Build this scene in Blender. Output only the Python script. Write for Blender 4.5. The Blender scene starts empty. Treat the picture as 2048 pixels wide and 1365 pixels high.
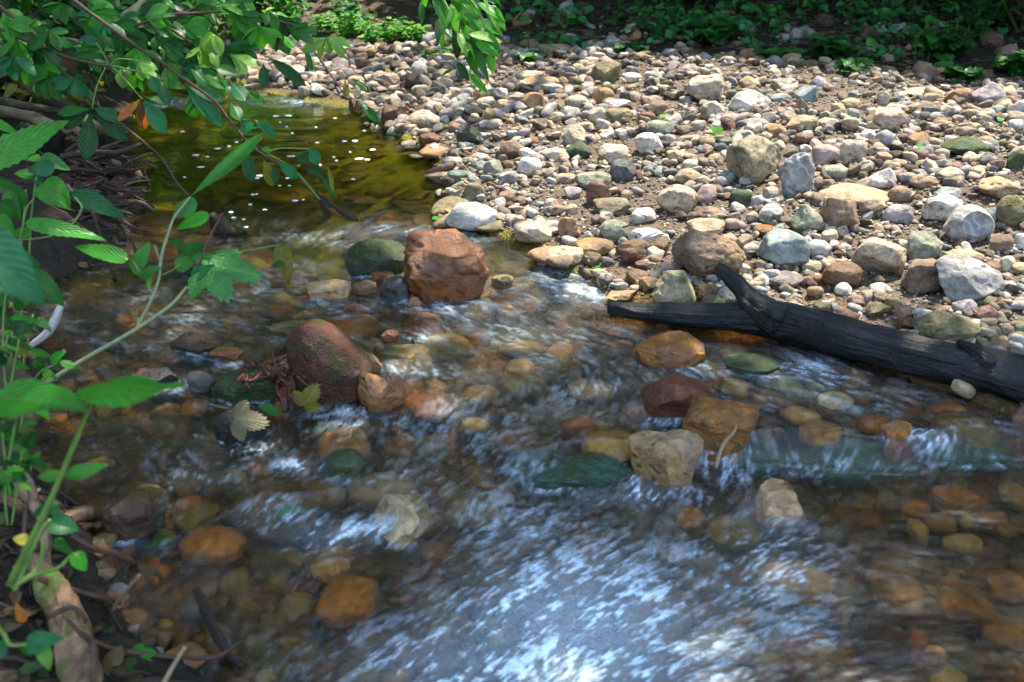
import bpy, math, random
import numpy as np
from mathutils import Vector

S = bpy.context.scene
COL = S.collection
rng = np.random.default_rng(11)
random.seed(5)
R = math.radians

# ------------------------------------------------------------------ camera
F = 2196.0
PITCH = R(24.0)
CAM = np.array([0.0, 0.0, 1.3])
ct, st = math.cos(PITCH), math.sin(PITCH)
FWD = np.array([0, ct, -st]); UPV = np.array([0, st, ct]); RGT = np.array([1.0, 0, 0])
cam_d = bpy.data.cameras.new('camera')
cam = bpy.data.objects.new('camera', cam_d); COL.objects.link(cam)
cam.location = CAM; cam.rotation_euler = (R(90) - PITCH, 0, 0)
cam_d.sensor_width = 36; cam_d.lens = F * 36 / 2048
cam_d.clip_end = 400; cam_d.clip_start = 0.05
cam_d.dof.use_dof = True; cam_d.dof.focus_distance = 3.6; cam_d.dof.aperture_fstop = 5.0
S.camera = cam

def ray(u, v):
    return FWD + RGT * ((u - 1024) / F) + UPV * ((682.5 - v) / F)
def at(u, v, d):
    """the point seen at photograph pixel (u, v), d metres in front of the camera"""
    return CAM + ray(u, v) * d
def on_z(u, v, z=0.0):
    r = ray(u, v)
    return CAM + r * ((z - CAM[2]) / r[2])
def proj(p):
    p = np.asarray(p, float) - CAM
    d = p @ FWD
    return 1024 + F * (p @ RGT) / d, 682.5 - F * (p @ UPV) / d, d

# ------------------------------------------------------------------ noise
def _hash(ix, iy, iz, seed):
    h = (ix.astype(np.int64) * 374761393 + iy.astype(np.int64) * 668265263 + iz.astype(np.int64) * 2147483647 + int(seed) * 1274126177) & 0xffffffff
    h = ((h ^ (h >> 13)) * 1274126177) & 0xffffffff
    h = ((h ^ (h >> 16)) * 2246822519) & 0xffffffff
    return ((h ^ (h >> 15)) & 0xffffff) / float(0xffffff) * 2 - 1
def noise3(x, y, z, seed=0):
    x0, y0, z0 = np.floor(x), np.floor(y), np.floor(z)
    fx, fy, fz = x - x0, y - y0, z - z0
    fx = fx * fx * fx * (fx * (fx * 6 - 15) + 10); fy = fy * fy * fy * (fy * (fy * 6 - 15) + 10); fz = fz * fz * fz * (fz * (fz * 6 - 15) + 10)
    def c(i, j, k): return _hash(x0 + i, y0 + j, z0 + k, seed)
    a = c(0,0,0) * (1 - fx) + c(1,0,0) * fx; b = c(0,1,0) * (1 - fx) + c(1,1,0) * fx
    d = c(0,0,1) * (1 - fx) + c(1,0,1) * fx; e = c(0,1,1) * (1 - fx) + c(1,1,1) * fx
    a = a * (1 - fy) + b * fy; d = d * (1 - fy) + e * fy
    return a * (1 - fz) + d * fz
def noise2(x, y, seed=0):
    x0, y0 = np.floor(x), np.floor(y)
    fx, fy = x - x0, y - y0
    fx = fx * fx * (3 - 2 * fx); fy = fy * fy * (3 - 2 * fy)
    z0 = np.zeros_like(x0)
    a = _hash(x0, y0, z0, seed) * (1 - fx) + _hash(x0 + 1, y0, z0, seed) * fx
    b = _hash(x0, y0 + 1, z0, seed) * (1 - fx) + _hash(x0 + 1, y0 + 1, z0, seed) * fx
    return a * (1 - fy) + b * fy
def fbm2(x, y, seed=0, o=4):
    s = 0; a = 1.0; t = 0
    for i in range(o):
        s = s + a * noise2(x * 2**i + 17.3 * i, y * 2**i - 9.1 * i, seed + i); t += a; a *= 0.5
    return s / t
def sstep(a, b, x):
    t = np.clip((x - a) / (b - a), 0, 1)
    return t * t * (3 - 2 * t)

# ------------------------------------------------------------------ objects
def link(o, parent=None):
    COL.objects.link(o)
    if parent is not None: o.parent = parent; o.matrix_parent_inverse = parent.matrix_basis.inverted()
    return o
def tag(o, label=None, cat=None, group=None, kind=None):
    if label: o['label'] = label
    if cat: o['category'] = cat
    if group: o['group'] = group
    if kind: o['kind'] = kind
    return o
def empty(name, loc=(0, 0, 0)):
    o = bpy.data.objects.new(name, None); o.location = loc; o.empty_display_size = .05
    return link(o)

class MB:
    """collects vertices, faces, colours and uvs; build() links them as ONE mesh object"""
    def __init__(self):
        self.v = []; self.q = []; self.t = []; self.c = []; self.u = []; self.n = 0
    def add(self, v, quads=None, tris=None, col=(1, 1, 1), uv=None):
        v = np.asarray(v, np.float32).reshape(-1, 3); m = len(v)
        self.v.append(v)
        if quads is not None and len(quads): self.q.append(np.asarray(quads, np.int64) + self.n)
        if tris is not None and len(tris): self.t.append(np.asarray(tris, np.int64) + self.n)
        c = np.ones((m, 4), np.float32); c[:, :3] = col; self.c.append(c)
        self.u.append(np.zeros((m, 2), np.float32) if uv is None else np.asarray(uv, np.float32))
        self.n += m
    def build(self, name, mat, parent=None, smooth=True, loc=None):
        v = np.concatenate(self.v)
        if loc is not None: v = v - np.asarray(loc, np.float32)
        q = np.concatenate(self.q) if self.q else np.zeros((0, 4), np.int64)
        t = np.concatenate(self.t) if self.t else np.zeros((0, 3), np.int64)
        me = mesh_np(name, v, q, t, smooth)
        ca = me.color_attributes.new('col', 'FLOAT_COLOR', 'POINT')
        ca.data.foreach_set('color', np.concatenate(self.c).ravel())
        uv = np.concatenate(self.u)
        if uv.any():
            li = np.empty(len(me.loops), np.int32); me.loops.foreach_get('vertex_index', li)
            ul = me.uv_layers.new(name='uv'); ul.data.foreach_set('uv', uv[li].ravel())
        me.materials.append(mat)
        o = bpy.data.objects.new(name, me)
        if loc is not None: o.location = loc
        return link(o, parent)
def mesh_np(name, v, q, t, smooth=True):
    me = bpy.data.meshes.new(name)
    me.vertices.add(len(v)); me.vertices.foreach_set('co', np.asarray(v, np.float32).ravel())
    nq, nt = len(q), len(t)
    li = np.concatenate([np.asarray(q).ravel(), np.asarray(t).ravel()]).astype(np.int32)
    me.loops.add(len(li)); me.loops.foreach_set('vertex_index', li)
    me.polygons.add(nq + nt)
    ls = np.concatenate([np.arange(nq) * 4, nq * 4 + np.arange(nt) * 3]).astype(np.int32)
    me.polygons.foreach_set('loop_start', ls)
    me.polygons.foreach_set('use_smooth', np.full(nq + nt, smooth))
    me.update(calc_edges=True); me.validate()
    return me
def grid_quads(nr, nc):
    i = np.arange(nr - 1)[:, None] * nc + np.arange(nc - 1)[None]
    i = i.ravel()
    return np.stack([i, i + 1, i + nc + 1, i + nc], 1)

def catmull(P, n=6):
    P = np.asarray(P, float)
    if len(P) < 3: 
        t = np.linspace(0, 1, n + 1)[:, None]; return P[:1] * (1 - t) + P[-1:] * t
    Q = np.vstack([2 * P[0] - P[1], P, 2 * P[-1] - P[-2]]); out = []
    for i in range(1, len(Q) - 2):
        for k in range(n):
            t = k / n
            out.append(0.5 * (2 * Q[i] + (Q[i+1] - Q[i-1]) * t + (2*Q[i-1] - 5*Q[i] + 4*Q[i+1] - Q[i+2]) * t*t + (3*Q[i] - Q[i-1] - 3*Q[i+1] + Q[i+2]) * t**3))
    out.append(P[-1])
    return np.array(out)
def tube(mb, P, r, sides=8, sub=6, col=(1, 1, 1), rough=0.0, knots=0.0, seed=0, flat=1.0):
    """a tapered, rounded-off limb along P (r: one radius or one per point)"""
    P = np.asarray(P, float)
    rr = np.full(len(P), r, float) if np.isscalar(r) else np.asarray(r, float)
    X = catmull(np.hstack([P, rr[:, None]]), sub); C, rr = X[:, :3], np.maximum(X[:, 3], 3e-4)
    T = np.gradient(C, axis=0); T /= np.linalg.norm(T, axis=1)[:, None] + 1e-9
    N = np.array([0, 0, -1.0]) if abs(T[0][2]) < .85 else np.array([0, 1.0, 0])   # the uv seam lies underneath or behind
    N = N - T[0] * (N @ T[0]); N /= np.linalg.norm(N); rows = []
    C = np.vstack([C[:1] - T[:1] * rr[0] * .5, C, C[-1:] + T[-1:] * rr[-1] * .5]); T = np.vstack([T[:1], T, T[-1:]]); rr = np.concatenate([[rr[0] * .3], rr, [rr[-1] * .3]])
    L = np.concatenate([[0], np.cumsum(np.linalg.norm(np.diff(C, axis=0), axis=1))])
    a = np.arange(sides) / sides * 2 * np.pi
    for i in range(len(C)):
        N = N - T[i] * (N @ T[i]); N /= np.linalg.norm(N) + 1e-9; B = np.cross(T[i], N)
        k = np.ones(sides)
        if rough: 
            k = k + rough * noise3(np.cos(a) * 1.6 + seed * 3.1, np.sin(a) * 1.6, np.full(sides, L[i] / (rr.max() * 2.2)), seed) + rough * .6 * noise3(np.cos(a) * 4 + seed, np.sin(a) * 4, np.full(sides, L[i] / (rr.max() * .9)), seed + 5)
        if knots: k = k + knots * max(0, noise2(np.array([L[i] / (rr.max() * 3)]), np.array([seed * 1.7]), seed)[0])
        rows.append(C[i] + (np.cos(a) * k * rr[i])[:, None] * N + (np.sin(a) * k * rr[i] * flat)[:, None] * B)
    V = np.concatenate(rows); n = len(C); Q = []
    j = np.arange(sides); j2 = (j + 1) % sides
    for i in range(n - 1): Q.append(np.stack([i*sides + j, i*sides + j2, (i+1)*sides + j2, (i+1)*sides + j], 1))
    base = len(V); V = np.vstack([V, C[:1], C[-1:]])
    tr = [np.stack([np.full(sides, base), j2, j], 1), np.stack([np.full(sides, base + 1), (n-1)*sides + j, (n-1)*sides + j2], 1)]
    uv = np.vstack([np.stack([np.tile(a / (2*np.pi), n), np.repeat(L, sides)], 1), [[0, 0], [0, L[-1]]]])
    mb.add(V, np.concatenate(Q), np.concatenate(tr), col, uv)

# ------------------------------------------------------------------ leaves
def leaf(mb, p, d, up, L, W, kind='lance', col=(.1, .3, .1), droop=.3, fold=.25, curl=0.0, twist=0.0, serr=0.0, ns=14, seed=0):
    """one blade from its stalk end p along d; up = the side it faces; folded on the midrib and drooping"""
    p = np.asarray(p, float); d = np.asarray(d, float); d = d / np.linalg.norm(d)
    up = np.asarray(up, float); s = np.cross(d, up); s /= np.linalg.norm(s) + 1e-9; n = np.cross(s, d)
    t = np.linspace(0, 1, ns)
    if kind == 'lance': w = np.sin(np.pi * t ** .8) ** .9
    elif kind == 'ovate': w = np.sin(np.pi * t ** .58) ** .8
    elif kind == 'obov': w = np.sin(np.pi * t ** 1.35) ** .85
    elif kind == 'heart': w = np.where(t < .3, np.sqrt(np.clip(t / .3, 0, 1)) * .96, np.cos((t - .3) / .7 * np.pi / 2) ** .85)
    elif kind == 'lobed':
        w = np.sin(np.pi * t ** .6) ** .7 * (0.62 + .38 * np.cos(t * np.pi * 2 * 2.6 - 1.2)); w[-1] = 0
    if serr: w = w * (1 + serr * np.where(np.arange(ns) % 2, 1, -1))
    w[0] = max(w[0], .03); w[-1] = min(w[-1], .02)
    w = w * W / 2
    xs = np.array([-1, -.55, 0, .55, 1.0]); nx = len(xs)
    ang = -droop * t * 1.2; ca, sa = np.cos(ang), np.sin(ang)
    cx = np.concatenate([[0], np.cumsum((ca[1:] + ca[:-1]) / 2)]) / (ns - 1) * L
    cz = np.concatenate([[0], np.cumsum((sa[1:] + sa[:-1]) / 2)]) / (ns - 1) * L
    ph = seed * 1.37
    off = np.abs(xs)[None] * fold * w[:, None] - curl * (xs ** 2)[None] * w[:, None] + .05 * W * np.sin(t * 9 + ph)[:, None] * (xs ** 2)[None]
    tw = twist * t
    lat = xs[None] * w[:, None] * np.cos(tw)[:, None]; hz = off + xs[None] * w[:, None] * np.sin(tw)[:, None]
    V = p + cx[:, None, None] * d + cz[:, None, None] * n + lat[..., None] * s + hz[..., None] * n
    uv = np.stack([np.broadcast_to(xs * .5 + .5, (ns, nx)), np.broadcast_to(t[:, None], (ns, nx))], -1)
    mb.add(V.reshape(-1, 3), grid_quads(ns, nx), None, col, uv.reshape(-1, 2))
def palm_leaf(mb, p, d, up, Rr, col, lobes=5, droop=.25, seed=0, depth=.42, serr=.06):
    """a maple-like lobed blade, p = stalk end, d = towards the middle lobe"""
    p = np.asarray(p, float); d = np.asarray(d, float); d = d / np.linalg.norm(d)
    up = np.asarray(up, float); s = np.cross(d, up); s /= np.linalg.norm(s); n = np.cross(s, d)
    m = 73; th = np.linspace(-2.5, 2.5, m)
    ax = np.linspace(-1, 1, lobes) * (1.95 if lobes == 5 else 1.15); ll = 1 - .3 * np.abs(ax / ax.max())
    r = np.zeros(m)
    for a, l in zip(ax, ll):
        r = np.maximum(r, l * np.clip(1 - (np.abs(th - a) / .62) ** 1.15 * depth * 1.6, 0.16, 1))
    r = r * (1 + serr * np.where(np.arange(m) % 2, 1, -1)); r *= Rr
    V = [p]; uv = [[.5, 0]]; ks = [.33, .66, 1.0]
    for k in ks:
        x = r * k
        z = -droop * (x ** 2) / Rr + .05 * Rr * np.cos(th * lobes * 1.3 + seed) * k
        V += list(p + (x * np.cos(th))[:, None] * d + (x * np.sin(th))[:, None] * s + z[:, None] * n)
        uv += [[.5 + .5 * math.sin(a) * k, k] for a in th]
    q = []; t = []
    for j in range(m - 1):
        t.append((0, 1 + j, 2 + j))
        for k in range(2): a = 1 + k * m + j; q.append((a, a + m, a + m + 1, a + 1))
    mb.add(V, q, t, col, uv)
STONE_TABLE = '''
# u v w h colour shape place mods tilt | text | landmark phrase
1211 149 68 52 ol a g mp | olive angular boulder with a pale lit top on the crest of the bar | the olive crest boulder
1081 163 76 32 tn l g m | grey-tan low stone with a greenish end
1057 151 56 19 cr f g | pale flat stone on the crest
1167 146 30 17 bg o g | small blue-green stone
1263 156 40 22 wh o g | white oval stone
1311 155 26 20 bg r g | small bluish stone
1160 137 30 18 tn a g | tan angular stone
1206 193 46 36 ob r g | rust-orange rounded stone
1066 204 50 40 ob r g | orange-tan rounded stone
958 197 32 25 ru a g | rust-brown stone
973 207 44 26 cr o g | cream domed stone
1008 213 36 28 tn r g | tan rounded stone
1110 178 34 19 gy r g | grey rounded stone
1153 205 46 29 cr o g | cream oval stone
1317 219 50 33 br r g | brown rounded stone
1238 236 60 38 ol b g | olive-tan long stone with a pale top
1196 233 40 40 cr r g | cream rounded stone
1235 209 54 20 wh f g | white flat stone
1317 258 54 34 sg o g | sage green oval stone standing proud of the bar | the sage green oval stone
1136 226 36 28 wh a g | white angular stone
1115 236 32 22 sg o g | greenish white stone
1150 275 58 48 cr r g p | cream pitted rounded stone | the cream pitted stone in mid bar
1156 304 54 40 gn l g | dark green stone tilted
1109 310 54 28 pt o g | peach-coloured smooth oval stone
1227 309 62 38 cr b g | cream blocky stone with one brown end | the cream blocky stone
1297 289 58 44 wh r g p | white stone with a brown underside
939 272 52 50 dg r g mx | round dark grey stone half shaded at the edge of the pool | the round dark grey stone
964 273 40 18 bg f g | pale green flat stone
847 240 70 38 cr l g p | long cream pitted stone beside the pool | the long cream pitted stone
790 232 58 46 rd r g x | red-brown rounded stone where gravel meets the pool | the red-brown pool stone
859 284 44 34 ru b g x | wet rust block at the water's edge
819 293 38 24 cr o g x | wet cream stone at the water's edge
905 328 42 29 gy r g | grey-white rounded stone
920 354 54 28 bg f g x | teal-white flat stone
946 386 44 38 ol b g | olive-grey blocky stone
1059 337 50 42 wh o g | white domed stone | the white domed stone
1018 356 40 32 gy a g | grey angular stone
987 340 40 38 sg r g | grey-green rounded stone
1246 342 54 46 dg b g | dark grey-brown block
1197 390 50 54 rd f g T 8 | reddish flat slab stood on edge | the reddish slab
1225 414 78 34 ol b g | olive-tan long block lying below the slab
1187 362 72 34 sg b g m | green-grey blocky stone
1146 387 36 25 mv a g | grey-mauve stone
1130 359 46 22 tn f g | tan flat slab
1013 397 40 30 br b g | brown blocky stone
942 434 104 58 wh o g R | big white egg-shaped stone lying at the pool's edge | the big white egg stone
1102 409 32 24 cr r g | small pale rounded stone
1114 421 40 22 br r g | brown low stone
1065 463 78 40 pt b g | tan angular block at the riffle's head | the tan angular block
1138 459 46 54 ob r g | brown upright stone
1229 462 60 44 sg o g | green and white rounded stone | the green-white stone
1295 474 76 32 wh f g | white flat-topped stone | the white flat-topped stone
1355 400 84 64 pt r g p | large peach-tan rounded boulder | the large peach-tan boulder
1026 302 56 44 br a g | rough brown stone
1057 312 40 30 wh a g | pale angular stone
918 191 40 26 tn r g | tan stone
777 156 46 22 tn r g | tan rounded stone
746 135 30 18 br a g | brown stone
845 180 28 20 cr o g | cream rounded stone
919 229 40 28 sg a g | white and green stone
947 230 42 34 bk b g | blackish angular stone
978 235 30 34 ol a g | olive angular stone
915 256 40 22 br w g | brown wedge-shaped stone
988 248 36 20 cr o g | small cream oval stone
1168 254 44 20 tn f g | tan flat stone
1216 268 36 26 wh a g | white angular stone
1081 225 30 26 ol r g | olive-brown stone
965 318 30 20 wh o g | small white oval stone
1293 237 36 24 rd b g | red-brown slab-like stone
1338 282 26 28 gy r g | pale grey stone
# crest and right half of the bar
1410 180 76 62 cr b g p | big cream pitted boulder on the crest of the bar | the big cream crest boulder
1499 166 42 27 tn w g | tan wedge-shaped stone on the crest
1567 169 52 27 cr a g | cream flat-topped stone on the crest
1641 169 42 32 mv w g | grey-mauve pointed stone
1613 190 48 38 bg r g | blue-green rounded boulder on the crest | the blue-green crest stone
1499 209 90 52 wh r g mp | big white boulder with mossy green underside | the green-bellied white boulder
1473 190 36 28 gn a g | dark green angular stone
1425 221 50 40 cr a g | cream angular stone
1466 236 48 26 cr w g | cream wedge-shaped stone
1603 214 32 36 br w g T | brown upright wedge
1561 197 44 20 bg o g | pale blue smooth stone
1702 207 38 19 tn o g | tan oval stone
1766 202 26 42 cr r g p | cream pitted stone
1797 199 28 28 gy r g p | grey pitted stone
1841 185 68 22 pt l g | long peach and orange stone on the crest
1916 197 52 40 ob b g | orange blocky rounded stone on the skyline | the orange skyline stone
1974 192 72 54 mv w g | mauve triangular boulder on the skyline | the mauve pointed boulder
1861 198 36 24 tn a g | brown-tan stone
2024 224 24 30 cr r g | cream stone at the bar's far end
2042 222 28 38 gy r g | grey stone at the bar's far end
1782 240 72 48 pt b g | tan block-shaped boulder | the tan block boulder
1797 219 40 18 cr r g | cream low stone
1833 222 32 18 db a g | dark brown angular stone
1976 231 34 26 cr b g | small cream block
2034 252 32 26 wh a g | white stone near the frame's edge
1512 251 56 28 mv r g | mauve-grey smooth stone
1553 262 46 28 ob a g | rust-tan angular stone
1606 248 62 34 tn r g | tan-brown rounded stone
1658 246 48 22 cr r g | cream low stone
1700 251 36 32 tn b g | brown-tan block
1481 274 42 28 sg r g m | green-grey mossy stone
1509 325 112 102 yl a g m -20 | large angular tan boulder with a green shaded flank and pale top | the large angular tan boulder
1593 356 72 100 gy f g sTR -14 | grey swirled slab leaning against its neighbour | the grey swirled slab
1649 315 56 52 pk b g | pink-tan rounded block
1702 306 56 52 cr b g p 6 | cream cube-like stone with a brown foot | the cream cube-like stone
1770 279 42 38 gy r g | grey-white dome
1735 272 38 24 wh a g | greenish white stone
1933 294 104 38 gn l g m | long dark green boulder lying flat | the long dark green boulder
1830 311 26 16 wh o g | small pale egg-like stone
1764 357 56 44 wh w g | white cone-shaped stone | the white cone-shaped stone
1670 345 52 26 sg o g | pale green smooth stone
1711 391 144 44 tn l g | long lens-shaped tan boulder | the lens-shaped tan boulder
1680 430 82 76 br a g | brown faceted boulder | the brown faceted boulder
1743 417 52 44 tn r g | tan-brown rounded stone
1796 428 66 38 mv f g | mauve-grey flat stone bedded in sand
1543 429 52 42 wh r g mp | white and green rough stone
1543 390 34 34 cr r g | cream rounded stone
1413 393 42 46 pk r g | pinkish white rounded stone
1425 428 62 32 br w g | brown wedge
1413 454 76 34 tn b g | tan slab-like block
1529 462 48 24 ob o g x | orange-brown low stone
1615 442 64 66 sg w g m | green and tan triangular boulder | the green triangular boulder
1886 420 80 58 wh b g p | white blocky boulder | the white blocky boulder
1936 452 94 84 gy o g sC | grey and white marble-like dome with a worn hollow | the grey marble dome
2022 426 60 70 ol o g m | olive and white egg-shaped boulder | the olive egg boulder
1976 436 38 42 bg o g | pale blue-white stone
1896 390 56 32 bg r g | pale blue low stone
1998 376 82 44 tn l g p | tan stone with dark blotches
1908 349 58 28 cr l g | cream long stone
1847 364 58 24 br l g | brown-mauve low stone
1734 332 32 25 gy r g | grey rounded stone
1837 348 34 20 mv a g | mauve stone
2032 322 36 44 gn r g m | dark olive stone near the frame's edge
1516 404 32 25 mv r g | purple rounded stone
1375 352 54 28 tn r g | tan low stone
1481 399 46 38 gn b g m | dark olive stone in the big boulder's shade
1432 319 34 22 tn r g | tan stone
1383 329 40 20 cr o g | cream smooth stone
# the bar's near edge
1416 515 142 112 br r g pR | big brown porous boulder by the log's stub | the porous brown boulder
1569 500 102 78 bg r g | blue-green rounded boulder with pale veins | the blue-green boulder
1759 517 108 84 pt a g p | cream-tan faceted boulder with a dark stain | the cream-tan faceted boulder
1685 551 80 56 br o g x | olive-brown rounded stone
1570 560 80 34 mv l g x | grey-mauve lens-shaped stone
1846 495 68 60 sg a g m | green-white angular stone | the green-white angular stone
1848 556 86 76 br r g | brown rounded boulder | the brown rounded boulder
1936 567 126 92 gy a g p | large grey angular boulder | the large grey angular boulder
1896 649 132 66 ol w g mp | tan mound-shaped boulder with a mossy foot | the mossy-footed tan boulder
2002 488 46 42 br r g | brown stone beside the dome
2040 485 26 46 wh o g | white stone near the frame's edge
1348 578 88 76 yl a g m | mossy yellow-green block at the water's edge | the yellow-green mossy block
1418 590 44 42 br a g x | wet brown angular stone
1454 592 60 42 gy w g x | grey wedge behind the log
1714 603 40 28 pk r g x | pink-brown wet stone
1761 580 40 20 cr r g | cream small stone
1764 595 36 22 tn r g x | tan wet stone
1758 620 50 32 ol r g x | olive-brown wet stone
1786 608 36 26 ol b g | olive-cream block
1808 625 40 28 pk r g x | pinkish wet stone
1814 648 46 28 rd r g x | reddish wet stone
1845 630 42 30 wh r g p | white and brown stone
1677 614 40 22 ob o g x | orange wet stone behind the log
1646 618 40 30 ol r g x | olive pale wet stone behind the log
1988 673 42 30 br r g x | brown wet stone
1931 612 50 30 mv r g | mauve rounded stone
1925 517 80 40 tn r g | tan stone
2040 662 28 34 sg r g x | grey-green wet stone
2008 628 30 20 br r g x | small brown wet stone
1981 538 42 30 rd r g | brown-red stone
2014 530 30 34 cr o g | pale upright stone
1487 538 28 20 cr o g | small cream stone
1520 554 28 22 gy r g x | small pale stone
1508 530 32 20 tn r g x | small tan stone
1504 501 34 30 cr r g | cream stone
1626 534 44 22 yl f g | yellowish flat stone
1490 486 30 34 tn r g | tan stone
1190 493 80 34 tn o g x | tan wet rounded stone at the riffle's edge
1269 502 76 44 br r g x | dark brown wet stone
1259 516 36 38 rd r g x | red-brown wet stone
1317 498 46 40 br a g x | brown angular wet stone
1297 527 56 22 br l g x | brown low wet stone
1276 554 48 34 br r g x | brown stone at the shore
1297 570 40 32 tn r g x | tan-brown stone at the shore
1183 522 40 42 ol r g x | brown-olive wet stone
1125 522 88 58 pt b p p | pale brown wet block standing in the riffle | the pale brown wet block
1240 594 62 36 tn a p x | tan wet stone by the tip of the log
# standing in the stream
893 549 172 152 hb h p xBR | big wet red-brown boulder with a hollow worn in its top | the hollow red-brown boulder
752 518 132 82 gn o p xm | smooth dark green boulder beside the hollow one | the smooth dark green boulder
765 556 48 32 ru r p x | small rust wet stone
729 574 50 34 br r p x | small brown and grey wet stone
790 577 66 54 dg a p x | dark grey-green angular wet stone
656 581 92 46 pt a p x | orange and pale angular wet stone | the orange-pale wet stone
848 656 92 42 ru a a x -10 | glossy brown wet stone breaking the surface | the glossy brown stone
780 673 36 30 rd r p x | small purple-brown wet stone
700 622 66 26 rd l a x | reddish low wet stone
958 622 74 30 ol l a x | grey-olive low stone just awash
1015 622 50 20 br l a x | brown low stone just awash
1005 566 46 34 yl r p xm | yellow-green wet stone
658 742 170 205 dr o p xPm | large egg-shaped red-brown wet boulder leaning left | the egg-shaped wet boulder
757 784 114 108 ob a p NRp | notched orange-brown rock with two horns | the notched orange rock
742 735 46 66 br a p T | dark-sided tan stone behind the notched rock
810 722 124 44 ol f a x | tan tilted slab lying just awash
395 688 106 48 db w p xR | dark brown jagged wedge with a wet flank | the jagged dark wedge
452 709 64 34 ob a p x | tan-orange glossy stone
583 660 90 38 ol r p xm | olive rough stone behind the egg boulder
322 757 76 46 bk a p x | blackish wet pyramid of stone | the blackish wet stone
300 748 62 36 rd r p x | red-brown low stone
402 768 54 52 dg r p x | dark green-grey rounded wet stone
495 772 148 84 gn r p xm | dark mossy block in front of the egg boulder | the dark mossy block
482 852 106 80 bk r p x | black wet rock with a pale leaf stuck on it | the black rock with the leaf
1345 703 156 80 ob r p xR | orange-brown rounded boulder below the log | the orange-brown boulder
1505 729 108 46 gn l p xm | green and rust low wet rock beside the log | the green-rust low rock
1357 799 148 106 dk r p x | rust-brown wet boulder in the riffle | the rust-brown wet boulder
1437 845 166 108 ob r p xmR | mossy orange and brown rough boulder | the mossy orange boulder
1333 926 148 132 tn a p p | brown faceted boulder perched on the lip of the fall | the boulder on the lip
1795 862 62 50 ob w p xR | golden-brown wet stone in white water | the golden wet stone
2040 838 40 52 br w p x | brown pointed stone at the frame's edge
1946 858 112 34 ol o a xm | olive low stone just awash
807 1040 118 116 cr a a xU | pale tan faceted rock with water sheeting over it | the pale tan faceted rock
955 1012 140 66 ol a a xm | olive and pale low rock under a sheet of water | the olive low rock
1140 948 250 84 te b p xmR | long dark green ledge with water pouring over it | the dark green ledge
1500 908 180 46 te l a xm | dark green lip of rock right of the perched boulder
1705 912 270 46 te l a xm | low dark green ledge under the falling water
1935 895 230 44 te l a xm | dark teal ledge at the frame's right edge
1557 1010 106 92 pt a a xU | peach-tan wet block with a white top corner | the peach-tan wet block
695 1196 128 96 ob b s | orange-brown smooth rock in shallow water | the orange-brown shallow rock
690 884 112 60 tn o a x | orange-brown rounded stone just awash
260 1042 98 98 db b p x | dark rock with a rust-coloured top face | the dark rust-topped rock
285 998 106 50 ol o a xm | olive dome of stone just awash
550 1010 176 84 br o a xm | long brown mossy boulder just awash | the long brown mossy boulder
690 932 110 60 gn r a xm | dark greenish stone just awash
390 1036 96 48 ol a s | olive angular stone under the surface
# under the water
860 806 106 66 rd o s | pink-red round stone under the riffle | the pink-red stone
1183 779 96 38 yl o s | cream oval stone under the riffle
1220 885 124 44 yl o s | large cream stone under the riffle
1040 696 90 26 ol o s | olive stone under the riffle
1040 735 62 28 yl o s | yellowish stone under the riffle
1033 603 100 34 ob l s | tan flat stone under the water
884 690 120 44 ol o s | green slab under the water
700 653 130 44 ob o s | tan-brown stone under the water
950 850 60 26 cr o s | cream stone under the riffle
1030 880 90 46 ru o s | rust stone under the riffle
1160 860 80 40 rd o s | reddish stone under the riffle
1050 770 90 36 ol o s | olive stone under the riffle
960 790 80 34 ol o s | olive stone under the riffle
425 1086 138 62 ob o s | brown stone under the near water
660 1135 84 42 tn o s | tan stone under the near water
770 976 150 60 mv o s | grey-orange stone under the near water
640 985 100 50 br o s | brown stone under the near water
880 1262 46 22 cr a s | small pale stone under the near water
992 1270 30 22 wh a s | small pale yellow stone under the near water
1380 1032 62 40 ob o s | orange stone under the falling run
1470 1060 120 60 ol o s | olive stone under the run
1590 1152 174 88 pt b s | large cream stone under white water | the large cream sunken stone
1918 998 108 46 ob b s | orange wedge under clear water
1933 1200 116 90 ob a s m | orange and yellow angular stone under clear water | the orange sunken stone
2012 1165 84 68 ob b s | orange-brown stone under clear water
1840 1062 44 44 tn r s | tan round stone under clear water
1880 1045 70 40 br o s | brown stone under clear water
1730 1035 80 34 rd l s | red-orange stone under clear water
1830 1015 60 30 ob o s | orange-brown stone under clear water
1925 1085 84 30 yl o s | yellow-green stone under clear water
1790 1170 110 90 br o s | brown stone under clear water
1765 1290 120 64 db o s | dark brown stone under clear water
1832 1280 44 46 ru r s | rust stone under clear water
2028 990 60 50 tn o s | tan stone under clear water
1985 1035 60 34 ob o s | orange stone under clear water
2015 1060 50 34 br r s | brown stone under clear water
1870 1308 44 26 tn o s | small tan stone under clear water
2010 1270 90 46 br o s | brown stone under deeper water
1933 1038 34 24 ol r s | small olive stone under clear water
1600 830 80 34 pt o s | peach stone under the water by the log
1670 800 70 30 wh o s | white stone under the water by the log
1575 770 60 34 bg o s | pale green stone under the water by the log
1712 752 56 34 tn a a x | tan pointed stone just awash
1760 850 100 34 ob o s | orange stone under the water by the log
1470 775 60 32 cr o s | cream stone under the water by the log
1640 860 90 36 tn o s | tan stone under the water by the log
1900 820 90 30 ob l s | orange-brown stone under the log's near side
340 720 50 24 ru o s | rust stone under the side channel
390 815 56 34 ob o s | brown stone under the side channel
600 580 60 24 ol o s | olive stone under the channel
560 620 60 26 ob o s | tan stone under the channel
'''
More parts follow.
